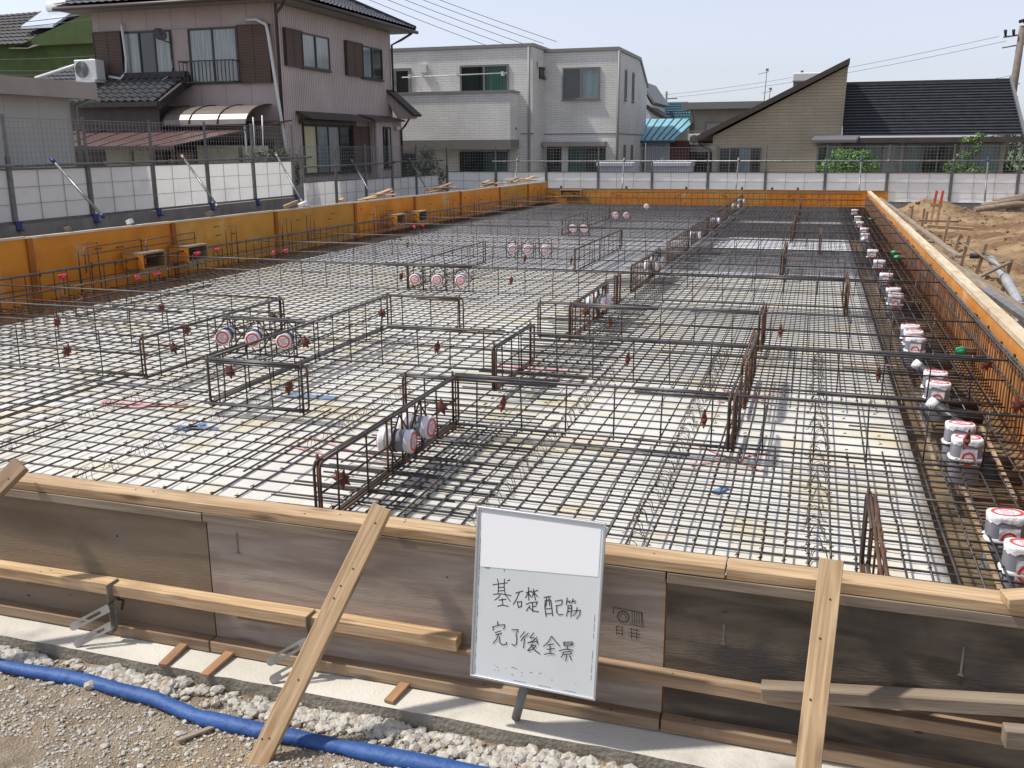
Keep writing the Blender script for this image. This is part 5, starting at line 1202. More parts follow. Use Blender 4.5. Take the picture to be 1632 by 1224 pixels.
# --- brown two storey house on the left
h1 = thing('brown_house', 'two-storey taupe house with brown shutters and grey tiled roof', 'house', (-19.4, 31, -.3))
MB().box(-22.75, 26.8, -.3, -16.0, 35.0, 6.33).build('wall', M['taupe'], h1)
MB().box(-15.999, 26.83, -.3, -15.975, 34.98, 6.3).build('ribbed_wall', M['taupe_rib'], h1)
MB().box(-16.02, 26.77, -.3, -15.955, 26.84, 6.3).build('corner_trim', M['brown'], h1)
ev = dict(x0=-23.5, x1=-15.25, y0=26.05, y1=35.75, z=6.38)
MB().box(ev['x0'], ev['y0'], ev['z'] - .06, ev['x1'], ev['y1'], ev['z']).build('soffit', M['cap'], h1)
rg0, rg1, rz = (-19.4, 30.2), (-19.4, 31.6), 8.35
rf = roof_tiles((ev['x1'] + .06, ev['y1'], 6.46), (ev['x1'] + .06, ev['y0'], 6.46), (rg0[0], rg0[1], rz), (rg1[0], rg1[1], rz), 34, 15).build('roof', M['tile_grey'], h1)
roof_tiles((ev['x0'], ev['y0'] - .06, 6.46), (ev['x1'], ev['y0'] - .06, 6.46), (rg0[0] + .01, rg0[1], rz), (rg0[0] - .01, rg0[1], rz), 28, 15).build('front_slope', M['tile_grey'], rf)
mb = MB(); mb.add([(ev['x0'], ev['y0'], 6.46), (ev['x0'], ev['y1'], 6.46), (rg1[0], rg1[1], rz), (rg0[0], rg0[1], rz)], [(0, 1, 2, 3)]); mb.add([(ev['x0'], ev['y1'], 6.46), (ev['x1'], ev['y1'], 6.46), (rg1[0], rg1[1], rz)], [(0, 1, 2)]); mb.build('back_slope', M['tile_grey'], rf)
mb = MB(); mb.tube([(ev['x1'], ev['y0'], 6.5), (rg0[0], rg0[1], rz + .1)], .11, 8); mb.tube([(ev['x1'], ev['y1'], 6.5), (rg1[0], rg1[1], rz + .1)], .11, 8); mb.tube([(rg0[0], rg0[1], rz + .1), (rg1[0], rg1[1], rz + .1)], .13, 8); mb.build('ridge_tiles', M['tile_dark'], rf)
mb = MB()
for a, b in (((ev['x0'], ev['y0'] - .06, 6.36), (ev['x1'] + .06, ev['y0'] - .06, 6.36)), ((ev['x1'] + .06, ev['y0'] - .06, 6.36), (ev['x1'] + .06, ev['y1'] + .05, 6.36))): mb.tube([a, b], .065, 8)
mb.build('gutter', M['brown'], h1)
MB().tube([(-15.3, 26.2, 6.3), (-15.6, 26.5, 6.15), (-15.93, 26.72, 5.98), (-15.93, 26.74, .4)], .045, 8).build('downpipe', M['brown'], h1); MB().tube([(-15.3, 35.5, 6.3), (-15.6, 35.2, 6.05), (-15.9, 34.95, 5.85), (-15.9, 34.95, 4.1)], .045, 8).build('downpipe', M['brown'], h1)
MB().tube([(-17.0, 26.75, 5.86), (-16.6, 26.70, 5.84), (-16.25, 26.65, 5.68), (-16.2, 26.65, 5.4), (-15.86, 26.62, 2.35), (-15.8, 26.62, 1.8)], .05, 8).build('white_duct', M['white_plastic'], h1)
FX, FY = Face('X', -15.975), Face('Y', 26.8)
FX.shutter(h1, 27.12, 28.08, 4.57, 5.6); FX.window(h1, 28.12, 30.0, 4.55, 5.62)
FX.shutter(h1, 31.15, 32.35, 4.55, 5.62); FX.window(h1, 32.4, 34.12, 4.5, 5.62, panes=('glass_blue', 'glass'))
FX.window(h1, 27.95, 31.3, 1.2, 2.78, panes=('curtain_yellow', 'glass_blue', 'glass_curtain', 'glass')); FX.shutter(h1, 31.36, 32.62, 1.2, 2.76)
FX.window(h1, 33.22, 33.85, 1.45, 2.82, panes=('glass_blue',), fw=.12)
mb = MB(); mb.prism([(-15.97, 27.6, 3.1), (-15.97, 27.6, 3.2), (-15.4, 27.6, 2.98), (-15.4, 27.6, 2.94)], (0, 4.35, 0)); mb.build('window_awning', M['brown'], h1)
mb = MB(); mb.box(-15.97, 27.75, 2.8, -15.75, 31.4, 2.93); mb.build('awning_box', M['brown'], h1)
mb = MB(); mb.box(-15.974, 32.7, -.3, -15.62, 35.0, 3.05); mb.build('bay_wall', M['taupe_rib'], h1)
FB = Face('X', -15.62)
mb = MB(); mb.prism([(-15.97, 32.0, 3.1), (-15.97, 32.0, 3.22), (-15.35, 32.0, 3.06), (-15.35, 32.0, 3.0)], (0, 2.75, 0)); mb.build('bay_awning', M['brown'], h1)
FB.window(h1, 33.25, 33.9, 1.3, 2.8, panes=('glass', 'glass_curtain'), fw=.06)
t_ = MB(); lathe(t_, [(.02, -.06), (.09, -.05), (.1, 0), (.07, .07), (.02, .1)], 12)
for v in t_.v: v += Vector((-15.5, 34.35, 2.75))
t_.build('wall_lamp', M['white_plastic'], h1)
FY.shutter(h1, -22.68, -21.66, 4.42, 5.68); FY.window(h1, -21.6, -19.78, 4.36, 5.68, panes=('glass_curtain', 'glass', 'glass_curtain'))
FY.window(h1, -19.14, -17.38, 4.02, 5.68, panes=('glass_curtain', 'glass_curtain'), sill=False); FY.shutter(h1, -17.32, -16.25, 4.05, 5.68)
mb = MB()
FY.box(mb, -19.3, -17.3, .40, .44, 4.66, 4.70); FY.box(mb, -19.3, -17.3, .40, .44, 4.04, 4.07)
for k in range(15): a = -19.28 + k * .138; FY.box(mb, a, a + .018, .41, .43, 4.05, 4.67)
for a in (-19.3, -17.34): FY.box(mb, a, a + .035, 0, .44, 4.66, 4.69); FY.box(mb, a, a + .035, 0, .44, 4.04, 4.07)
mb.build('window_railing', M['frame_dark'], h1)
mb = MB(); mb.tube([(-21.55, 26.72, 5.95), (-21.5, 26.66, 5.8), (-21.47, 26.68, 4.9), (-21.5, 26.66, 4.45), (-21.7, 26.6, 4.25), (-22.1, 26.55, 4.32)], .045, 8); mb.build('pipe_cover', M['white_plastic'], h1)
# dish
mb = MB(); c = Vector((-19.95, 26.45, 5.5)); lathe(mb, [(.22, .05), (.18, .03), (.1, .01), (.01, 0)], 16)
rot = Vector((.75, -.5, .45)).normalized().to_track_quat('Z', 'Y')
mb.v = [rot @ v + c for v in mb.v]; mb.tube([(-19.85, 26.8, 5.3), (-19.9, 26.55, 5.35), tuple(c)], .02, 6); mb.tube([tuple(c), tuple(c + Vector((.3, -.25, .1)))], .012, 6)
mb.build('satellite_dish', M['galv'], h1)
MB().tube([(-19.8, 26.77, 5.3), (-19.8, 26.75, 4.6), (-19.9, 26.7, 4.3), (-19.9, 26.3, 4.15)], .012, 5).build('dish_cable', M['white_plastic'], h1)
# front lower roof
lr = roof_tiles((-22.9, 25.1, 3.45), (-19.25, 25.1, 3.40), (-19.33, 26.75, 4.24), (-23.3, 26.75, 4.24), 13, 6, amp=.06, step=.05).build('lower_roof', M['tile_grey'], h1)
mb = MB(); mb.box(-23.3, 26.6, 4.24, -19.25, 26.8, 4.42); mb.prism([(-19.25, 25.1, 3.45), (-19.25, 25.1, 3.22), (-19.25, 26.78, 4.0), (-19.25, 26.78, 4.3)], (.12, 0, 0)); mb.box(-22.9, 25.05, 3.3, -19.2, 25.1, 3.44); mb.build('roof_trim', M['tile_dark'], lr)
MB().box(-23.4, 25.5, -.3, -19.5, 26.79, 3.35).build('lower_wall', M['brown'], h1)
lr2 = roof_tiles((-26.0, 25.6, 3.6), (-23.0, 25.6, 3.6), (-22.9, 28.2, 4.85), (-25.2, 28.2, 4.85), 12, 9, amp=.035, step=.04).build('side_roof', M['tile_grey'], h1)
mb = MB(); mb.tube([(-25.1, 26.6, 4.35), (-22.85, 26.78, 4.88)], .06, 8); mb.build('white_ridge', M['white_plastic'], lr2)
mb = MB()                                                   # rounded terrace roof
for i in range(6):
    a0, a1 = math.pi / 2 * i / 6, math.pi / 2 * (i + 1) / 6
    P = lambda a, x: (x, 26.79 - 1.45 * math.sin(a), 2.74 + .62 * math.cos(a))
    mb.prism([P(a0, -19.3), P(a1, -19.3), Vector(P(a1, -19.3)) - Vector((0, 0, .012)), Vector(P(a0, -19.3)) - Vector((0, 0, .012))], (2.95, 0, 0))
tr = mb.build('terrace_roof', M['smoke'], h1)
mb = MB()
for x in (-19.3, -18.35, -17.35, -16.35): mb.tube([(x, 26.79 - 1.46 * math.sin(a), 2.75 + .62 * math.cos(a)) for a in [math.pi / 2 * i / 8 for i in range(9)]], .02, 6)
mb.tube([(-19.3, 25.33, 2.73), (-16.35, 25.33, 2.73)], .03, 6); mb.build('roof_ribs', M['brown'], tr)
mb = MB(); mb.tube([(-16.45, 25.4, 2.7), (-16.45, 25.4, .3)], .03, 8); mb.tube([(-16.2, 25.5, 2.95), (-16.2, 25.45, 1.2)], .022, 8); mb.tube([(-15.95, 25.6, 3.0), (-15.95, 25.5, 1.2)], .022, 8); mb.build('terrace_post', M['white_plastic'], h1)
mb = MB(); mb.prism([(-16.3, 34.6, 4.12), (-16.0, 34.6, 4.16), (-14.95, 34.6, 3.25), (-15.05, 34.6, 3.12), (-15.6, 34.6, 3.12), (-15.97, 34.6, 3.7), (-16.3, 34.6, 3.7)], (0, .55, 0)); pr_ = mb.build('porch_roof', M['taupe'], h1)
mb = MB(); mb.prism([(-16.05, 34.5, 4.17), (-16.0, 34.5, 4.23), (-14.85, 34.5, 3.26), (-14.9, 34.5, 3.2)], (0, .75, 0)); mb.build('porch_tiles', M['tile_dark'], pr_)
MB().tube([(-15.1, 34.55, 3.1), (-15.3, 34.6, 2.85), (-15.55, 34.8, 2.7), (-15.58, 34.9, .4)], .04, 8).build('downpipe', M['brown'], h1)
# air conditioner on the low roof
ac = thing('air_conditioner', 'white air conditioner unit standing on the tiled lower roof of the brown house', 'air conditioner', (-22.5, 26.2, 4.0))
MB().box(-23.0, 26.05, 4.2, -22.15, 26.45, 4.82).build('casing', M['white_plastic'], ac, bevel=.02)
def fan(root, c, r, fy):
    mb = MB()
    for q in range(6): mb.tube([(c[0] + (r - q * r / 6) * math.cos(a), fy, c[2] + (r - q * r / 6) * math.sin(a)) for a in [math.pi * 2 * i / 20 for i in range(21)]], .007, 4)
    mb.build('fan_grille', M['galv'], root)
    mb = MB(); mb.add([(c[0] + r * math.cos(2 * math.pi * i / 20), fy + .006, c[2] + r * math.sin(2 * math.pi * i / 20)) for i in range(20)], [tuple(range(20))]); mb.build('fan_recess', M['fence_wire'], root)
fan(ac, (-22.7, 0, 4.52), .25, 26.035)
mb = MB(); mb.box(-22.95, 26.0, 4.12, -22.2, 26.5, 4.2); mb.tube([(-22.3, 26.1, 4.15), (-22.4, 25.7, 3.78)], .02, 6); mb.tube([(-22.8, 26.1, 4.15), (-22.8, 25.75, 3.8)], .02, 6); mb.box(-22.9, 25.62, 3.75, -22.1, 25.68, 3.79); mb.build('stand', M['white_plastic'], ac)
# carport
cp = thing('carport', 'low carport with reddish brown sheet roof in front of the brown house', 'carport', (-19.5, 24.8, -.3))
mb = MB(); mb.prism([(-22.6, 23.4, 2.12), (-17.5, 23.4, 2.12), (-15.6, 26.7, 2.86), (-23.9, 26.7, 2.86)], (0, 0, .02)); ro = mb.build('roof_sheet', M['carport'], cp)
mb = MB()
for k in range(9): f = k / 8; mb.tube([(-22.6 + 5.1 * f, 23.38, 2.145), (-23.9 + 8.3 * f, 26.7, 2.885)], .018, 5)
mb.build('ribs', M['brown'], ro)
mb = MB(); mb.box(-22.6, 23.36, 2.02, -17.5, 23.42, 2.12); mb.build('front_beam', M['brown'], cp)
for x, y in ((-22.2, 23.5), (-17.7, 23.5), (-16.2, 26.2)): MB().box(x, y, -.3, x + .08, y + .08, 2.1).build('post', M['brown'], cp)
t = thing('slat_fence', 'dark brown slatted screen under the carport', 'screen', (-20, 26.3, .3)); mb = MB()
for k in range(60): x = -23.5 + k * .125; mb.box(x, 26.28, .2, x + .085, 26.32, 2.3)
mb.build('slats', M['dark'], t)
for (x0, x1, z1, m, lab, nm) in ((-21.6, -20.62, 2.05, 'cream', 'cream cabinet under the carport, left one', 'cabinet'), (-20.55, -19.8, 2.08, 'cream', 'cream box with handles under the carport, right one', 'cabinet'), (-18.95, -18.35, 1.95, 'pinkish', 'pinkish brown board standing under the carport', 'board'), (-18.2, -16.75, 2.14, 'lattice', 'rust-stained cream panel beside the hedge', 'panel'), (-16.6, -15.9, 2.12, 'lattice', 'second rust-stained cream panel next to the hedge', 'panel')):
    t = thing(nm, lab, nm, ((x0 + x1) / 2, 25.5, .2), 'things stored under the carport'); mb = MB(); mb.box(x0, 25.4, .2, x1, 25.75, z1); mb.build('body', M[m], t, bevel=.02)
    mb = MB(); mb.box(x0 + .06, 25.385, 1.4, x1 - .06, 25.4, z1 - .08); 
    if nm == 'cabinet': mb.tube([(x0 + .3, 25.6, z1), (x0 + .3, 25.6, z1 + .06), (x0 + .5, 25.6, z1 + .06), (x0 + .5, 25.6, z1)], .012, 5)
    mb.build('front_panel', M['cream' if nm == 'cabinet' else m], t)
# grey shed at far left
sh = thing('grey_shed', 'plain grey storage shed with wide brown fascia at the left edge', 'shed', (-18, 18, -.3))
MB().box(-22, 9, -.3, -15.5, 17.3, 3.2).build('wall', M['shed_wall'], sh)
mb = MB(); mb.prism([(-22.5, 8.5, 3.3), (-15.0, 8.5, 3.09), (-15.0, 8.5, 3.43), (-22.5, 8.5, 3.64)], (0, 9.1, 0)); mb.build('fascia', M['shed_fascia'], sh)
mb = MB(); mb.tube([(-15.1, 17.5, 3.1), (-15.4, 17.36, 2.95), (-15.46, 17.34, 0)], .04, 8); mb.build('gutter', M['cap'], sh)
# green house far left
gh = thing('green_house', 'green-walled house with dark tiled roof and roof water heater behind the shed', 'house', (-38, 42, -.3))
MB().box(-46, 40, -.3, -31, 48, 7.32).build('wall', M['green_wall'], gh)
mb = MB(); mb.prism([(-38.5, 39.6, 7.0), (-33, 39.6, 7.0), (-33, 39.6, 8.6)], (0, 8, 0)); mb.build('gable', M['green_wall'], gh)
rf = roof_tiles((-47, 39.4, 7.1), (-37.6, 39.4, 7.05), (-33.2, 43.5, 9.3), (-44, 43.5, 9.1), 28, 10, amp=.04, step=.05).build('roof', M['tile_dark'], gh)
mb = MB(); mb.prism([(-38.6, 39.35, 6.9), (-37.4, 39.35, 6.85), (-33.0, 41.4, 8.05), (-33.2, 41.4, 8.3)], (0, .3, .1)); mb.build('verge', M['tile_dark'], rf)
t = thing('solar_heater', 'white solar water heater on the roof of the green house', 'solar heater', (-35.5, 41.5, 8))
mb = MB(); mb.prism([(-38.45, 40.2, 7.9), (-36.5, 40.2, 7.88), (-36.4, 41.8, 8.78), (-38.5, 41.8, 8.81)], (0, 0, .12)); mb.build('collector', M['panel_white'], t)
mb = MB(); mb.tube([(-38.1, 41.9, 9.1), (-35.5, 41.9, 9.05)], .3, 14); mb.build('tank', M['white_plastic'], t)
# --- white house
h2 = thing('white_house', 'white flat-topped two-storey house with balcony and grey window frames', 'house', (-13.5, 45, -.3))
MB().box(-19.8, 40, -.3, -11.76, 52, 6.12).build('wall', M['white_tile'], h2)
mb = MB(); mb.add([(-11.759, 41.8, -.3), (-8.5, 41.8, -.3), (-8.5, 49.3, -.3), (-11.759, 49.3, -.3), (-11.759, 41.8, 6.02), (-8.5, 41.8, 6.02), (-8.5, 47.05, 6.02), (-11.759, 47.05, 6.02), (-8.5, 49.3, 4.9), (-11.759, 49.3, 4.9)],
       [(0, 1, 5, 4), (1, 2, 8, 6, 5), (2, 3, 9, 8), (3, 0, 4, 7, 9), (4, 5, 6, 7), (7, 6, 8, 9), (3, 2, 1, 0)]); mb.build('right_wing', M['white_tile'], h2)
mb = MB(); mb.box(-19.85, 39.93, 6.12, -11.69, 52, 6.25); mb.box(-11.76, 41.73, 6.021, -8.43, 41.9, 6.16); mb.box(-8.56, 41.9, 6.021, -8.43, 47.1, 6.16)
mb.prism([(-8.56, 47.1, 6.03), (-8.56, 47.1, 6.16), (-8.56, 49.4, 5.0), (-8.56, 49.4, 4.88)], (.13, 0, 0)); mb.build('parapet_cap', M['cap'], h2)
mb = MB(); mb.box(-19.5, 42, 6.25, -13.2, 49, 6.33); 
for k in range(5): mb.box(-19.4 + k * 1.3, 42, 6.34, -18.2 + k * 1.3, 44, 6.40)
mb.build('solar_panels', M['roof_black'], h2)
mb = MB(); mb.box(-19.9, 38.8, 2.34, -12.38, 39.999, 4.24); ba = mb.build('balcony', M['white_tile'], h2)
mb = MB(); mb.box(-19.95, 38.74, 4.24, -12.32, 39.98, 4.33); mb.build('balcony_cap', M['cap'], ba)
mb = MB(); mb.box(-19.9, 38.78, 1.95, -12.36, 39.95, 2.335); mb.build('balcony_base', M['frame_grey'], ba)
mb = MB(); mb.box(-12.372, 39.5, 2.75, -12.34, 39.56, 2.85); mb.build('drain_spout', M['frame_dark'], ba)
W1, W2, WX = Face('Y', 40), Face('Y', 41.8), Face('X', -8.5)
W1.window(h2, -15.02, -12.82, 3.9, 5.45, 'frame_grey', ('glass', 'glass_green'), fw=.08, sill=False); W1.window(h2, -18.13, -17.32, 3.9, 5.42, 'frame_grey', ('glass',), fw=.12, sill=False)
W2.window(h2, -10.92, -9.25, 4.03, 5.37, 'frame_grey', ('glass', 'glass_blue'), fw=.07)
Face('X', -11.76).window(h2, 40.95, 42.95, 4.95, 5.4, 'frame_dark', ('glass',), fw=.08)
for a0, a1 in ((43.45, 43.8), (45.25, 45.6)): WX.window(h2, a0, a1, 4.05, 5.35, 'frame_grey', ('glass_blue',), fw=.06); WX.window(h2, a0 + .05, a1 + .05, 1.2, 2.1, 'frame_grey', ('glass',), fw=.06)
W1.window(h2, -15.1, -12.85, -.1, 1.85, 'frame_dark', ('glass', 'glass_green'), fw=.06, sill=False); W1.window(h2, -18.6, -17.2, .2, 1.75, 'frame_dark', ('glass', 'glass'), fw=.06, sill=False)
W2.window(h2, -11.68, -10.95, -.1, 2.02, 'frame_dark', ('glass',), fw=.06, sill=False); W2.window(h2, -10.62, -8.95, -.1, 2.02, 'frame_dark', ('glass_green', 'glass'), fw=.06, sill=False)
mb = MB(); W2.box(mb, -11.7, -8.9, .0, .5, 2.05, 2.25); mb.build('window_hood', M['shed_fascia'], h2)
mb = MB()
for f, a0, a1 in ((W1, -12.3, -11.7), (W2, -11.75, -8.45)): f.box(mb, a0, a1, .0, .02, 2.56, 2.61)
WX.box(mb, 41.8, 49.2, 0, .02, 2.56, 2.61); mb.build('belt_course', M['cap'], h2)
for p_, q_ in (((-11.9, 39.9, 6.1), (-11.9, 39.9, -.2)), ((-8.42, 41.72, 6.0), (-8.42, 41.72, -.2)), ((-12.6, 39.2, 1.95), (-12.6, 39.2, -.2))): MB().tube([p_, q_], .055, 8).build('downpipe', M['cap'], h2)
mb = MB(); mb.box(-16.85, 39.86, 5.2, -16.55, 40, 5.55); mb.build('vent_cover', M['white_plastic'], h2)
mb = MB(); mb.tube([(-18.4, 39.95, 5.3), (-18.35, 39.75, 5.25), (-18.2, 39.7, 5.18)], .07, 8); mb.build('wall_lamp', M['galv'], h2)
mb = MB(); mb.box(-11.7, 40.6, 5.35, -11.55, 40.8, 5.6); mb.build('vent_cover', M['white_plastic'], h2)
mb = MB(); mb.tube([(-17.55, 39.55, 5.0), (-12.75, 39.55, 5.06)], .025, 6)
for x in (-17.2, -16.6, -15.0, -12.95): mb.tube([(x, 39.99, 5.0), (x, 39.55, 5.03)], .02, 6); mb.box(x - .05, 39.5, 4.95, x + .05, 39.6, 5.12)
mb.build('laundry_pole', M['white_plastic'], h2)
# --- tan house with mono pitch gable and black roof
h3 = thing('tan_house', 'single-storey tan house with steep pointed gable and black ribbed roof', 'house', (1.5, 43, -.3))
MB().prism([(-4.15, 40, -.3), (.72, 40, -.3), (.82, 40, 4.98), (-4.15, 40, 2.42)], (0, 7, 0)).build('gable_wall', M['tan_tile'], h3)
mb = MB(); mb.prism([(-4.75, 39.7, 2.22), (.86, 39.7, 5.05), (.86, 39.7, 5.25), (-4.75, 39.7, 2.45)], (0, 7.6, 0)); mb.build('gable_roof', M['brown'], h3)
mb = MB(); mb.box(-4.85, 39.65, 2.15, -4.7, 47, 2.32); mb.build('gutter', M['brown'], h3)
MB().tube([(-4.72, 39.72, 2.2), (-4.5, 39.85, 2.0), (-4.25, 39.95, 1.9), (-4.25, 39.95, -.2)], .04, 8).build('downpipe', M['frame_dark'], h3)
MB().box(.73, 41.0, -.3, 6.75, 47.0, 2.3).build('rear_wall', M['tan_tile'], h3)
nC = 19; mb = MB(); vs = []; fs = []
for k in range(nC):
    for e in (0, 1):
        f = (k + e) / nC; z = 2.33 + 2.2 * f + (.05 if e == 0 else 0); y = 39.85 + 4.2 * f
        vs += [(.80, y - (.02 if e == 0 else 0), z), (7.12, y - (.02 if e == 0 else 0), z)]
for k in range(2 * nC - 1): fs.append((2 * k, 2 * k + 1, 2 * k + 3, 2 * k + 2))
mb.add(vs, fs); rf = mb.build('black_roof', M['roof_black'], h3)
mb = MB(); mb.box(.78, 44.0, 4.5, 7.14, 44.25, 4.62); mb.prism([(.8, 44.2, 4.52), (7.1, 44.2, 4.52), (7.1, 47.5, 2.9), (.8, 47.5, 2.9)], (0, 0, .05)); mb.build('roof_back', M['roof_black'], rf)
mb = MB(); mb.prism([(7.1, 39.8, 2.2), (7.1, 39.8, 2.45), (7.1, 44.1, 4.7), (7.1, 44.1, 4.4)], (.1, 0, 0)); mb.build('barge_board', M['roof_edge'], rf)
mb = MB(); mb.box(.75, 39.72, 2.12, 7.15, 39.86, 2.31); mb.build('eave_gutter', M['brown'], rf)
mb = MB(); mb.box(.8, 39.86, 2.15, 7.05, 41, 2.25); mb.build('soffit', M['frame_grey'], rf)
mb = MB(); mb.prism([(-.35, 39.2, 2.14), (-.35, 39.2, 2.24), (-.2, 39.99, 2.42), (-.2, 39.99, 2.14)], (1.65, 0, 0)); mb.build('porch_roof', M['roof_edge'], h3)
T1, T2 = Face('Y', 40), Face('Y', 41)
T1.window(h3, -3.9, -2.2, .2, 1.98, 'frame_grey', ('glass', 'glass', 'glass_blue', 'glass'), fw=.05, sill=False)
mb = MB(); T1.box(mb, -3.95, -3.88, 0, .06, .2, 2.05); mb.build('corner_trim', M['frame_grey'], h3)
T1.window(h3, -.12, .68, -.2, 2.05, 'frame_grey', ('glass', 'glass_blue'), fw=.07, sill=False)
T2.window(h3, .95, 3.1, -.2, 2.1, 'frame_grey', ('glass', 'glass_blue', 'glass_curtain'), fw=.06, sill=False); T2.window(h3, 3.2, 5.0, -.2, 2.1, 'frame_grey', ('glass_blue', 'glass', 'glass'), fw=.06, sill=False); T2.window(h3, 5.1, 6.6, -.2, 2.1, 'frame_grey', ('glass_blue', 'glass_blue'), fw=.05, sill=False)
for x in (2.95, 5.05): MB().box(x, 40.1, -.3, x + .14, 40.24, 2.14).build('porch_post', M['frame_grey'], h3)
t = thing('solar_heater', 'white water tank on the roof of the tan house', 'solar heater', (-.7, 45, 4.4)); MB().box(-1.35, 44.6, 4.72, -.05, 45.6, 5.1).build('tank', M['white_plastic'], t, bevel=.05); MB().box(-1.3, 44.7, 4.0, -.3, 45.4, 4.72).build('stand', M['galv_dark'], t)
for (x, y, z0, z1, lab) in ((-2.46, 45, 3.4, 5.3, 'tall thin roof aerial above the tan gable'), (-2.28, 45.2, 3.4, 4.5, 'shorter thin roof aerial next to the tall one'), (-1.0, 46, 4.9, 5.25, 'small roof aerial above the white tank')):
    t = thing('roof_aerial', lab, 'aerial', (x, y, z0), 'aerials on the tan house'); mb = MB(); mb.tube([(x - .06, y, z0), (x, y, z1)], .018, 6); mb.build('mast', M['galv_dark'], t)
    mb = MB(); mb.tube([(x - .05, y, z1), (x + .07, y, z1 - .02)], .05, 6); mb.tube([(x - .35, y, z1 - .2), (x + .1, y, z1 - .1)], .012, 5); mb.build('antenna_head', M['galv_dark'], t)
# --- between and behind
bs = thing('beige_house', 'beige flat-roofed house with balcony behind the tan gable', 'house', (-4, 53, -.3))
MB().box(-6.4, 50, -.3, -1.0, 58, 3.85).build('wall', M['beige'], bs)
mb = MB(); mb.box(-6.75, 49.4, 3.82, -.8, 58.3, 4.15); mb.box(-2.4, 49.2, 4.151, -.8, 58, 4.28); mb.build('flat_roof', M['cap'], bs)
B1 = Face('Y', 50); B1.window(bs, -5.6, -3.2, 2.05, 3.2, 'frame_grey', ('glass_curtain', 'glass_curtain', 'glass')); B1.window(bs, -6.1, -4.9, .6, 1.8, 'frame_dark', ('glass', 'glass'))
mb = MB(); mb.box(-6.4, 49.0, 1.75, -4.2, 49.995, 2.05); mb.build('balcony_floor', M['beige'], bs)
mb = MB(); mb.box(-6.4, 49.0, 2.72, -3.5, 49.04, 2.76)
for k in range(14): mb.box(-6.38 + k * .2, 49.01, 2.05, -6.36 + k * .2, 49.03, 2.72)
mb.build('balcony_rail', M['frame_grey'], bs)
mb = MB(); mb.tube([(-6.3, 49.6, 3.8), (-6.2, 49.85, 3.5), (-6.2, 49.9, 0)], .045, 8); mb.build('downpipe', M['frame_grey'], bs)
t = thing('air_conditioner', 'small white air conditioner unit on the balcony of the beige house', 'air conditioner', (-5.9, 48.8, 2.05)); MB().box(-6.25, 48.7, 2.1, -5.6, 48.98, 2.62).build('casing', M['white_plastic'], t, bevel=.02); fan(t, (-5.98, 0, 2.36), .2, 48.685)
b2 = thing('blue_roofed_shed', 'small shed with pale blue metal roof beside the white house', 'shed', (-7.6, 49, -.3))
MB().box(-8.3, 48.3, -.3, -7.1, 51, 2.25).build('wall', M['corr'], b2); MB().box(-7.099, 48.3, -.3, -6.2, 51, 2.3).build('side_wall', M['oxblood'], b2)
mb = MB(); mb.prism([(-8.9, 47.8, 2.28), (-6.8, 47.8, 2.28), (-6.05, 50.6, 3.35), (-8.9, 50.6, 3.35)], (0, 0, .06)); rf = mb.build('roof', M['blue_roof'], b2)
mb = MB()
for k in range(8): f = k / 7; mb.tube([(-8.9 + 2.1 * f, 47.8, 2.36), (-8.9 + 2.85 * f, 50.6, 3.43)], .025, 5)
mb.box(-8.9, 47.76, 2.2, -6.78, 47.8, 2.3); mb.build('roof_seams', M['teal'], rf)
MB().box(-7.55, 48.15, 1.2, -7.35, 48.3, 1.5).build('meter_box', M['white_plastic'], b2)
b3 = thing('teal_roofed_house', 'low house with dark teal tiled roof seen between the white and beige houses', 'house', (-8.7, 62, -.3))
MB().box(-10, 60.5, -.3, -7.9, 66, 3.6).build('wall', M['beige'], b3)
roof_tiles((-10.6, 60, 3.45), (-7.6, 60, 3.45), (-8.2, 63, 4.75), (-10.2, 63, 4.75), 16, 8, amp=.04, step=.05).build('roof', M['teal'], b3)
b4 = thing('white_gabled_house', 'small white gabled house peeping out behind the white flat-topped house', 'house', (-11, 56, -.3))
MB().prism([(-13, 56, -.3), (-9.35, 56, -.3), (-9.35, 56, 4.3), (-10.1, 56, 5.55), (-13, 56, 5.55)], (0, 5, 0)).build('wall', M['white_wall'], b4)
mb = MB(); mb.prism([(-10.1, 55.7, 5.6), (-10.0, 55.7, 5.68), (-9.1, 55.7, 4.45), (-9.2, 55.7, 4.38)], (0, 5.6, 0)); mb.build('roof', M['cap'], b4)
mb = MB(); mb.prism([(-9.7, 55.3, 4.2), (-9.0, 55.3, 3.72), (-8.5, 55.3, 3.55), (-8.5, 55.3, 3.68), (-9.6, 55.3, 4.35)], (0, 3, 0)); mb.build('lean_to_roof', M['tile_dark'], b4)
MB().prism([(-9.349, 55.6, -.3), (-8.75, 55.6, -.3), (-8.75, 55.6, 3.6), (-9.349, 55.6, 4.0)], (0, 2.5, 0)).build('lean_to_wall', M['white_wall'], b4)
for (x0, x1, lab) in ((-8.25, -6.8, 'pale grey storage shed just behind the far fence, left one'), (-6.1, -4.62, 'pale grey storage shed just behind the far fence, right one')):
    t = thing('storage_shed', lab, 'shed', ((x0 + x1) / 2, 37, -.3), 'storage sheds behind the far fence'); MB().box(x0 + .04, 36.9, -.3, x1 - .04, 38.2, 1.3).build('body', M['corr'], t); MB().prism([(x0, 36.8, 1.3), (x0, 36.8, 1.42), (x0, 38.3, 1.5), (x0, 38.3, 1.3)], (x1 - x0, 0, 0)).build('lid', M['corr'], t)
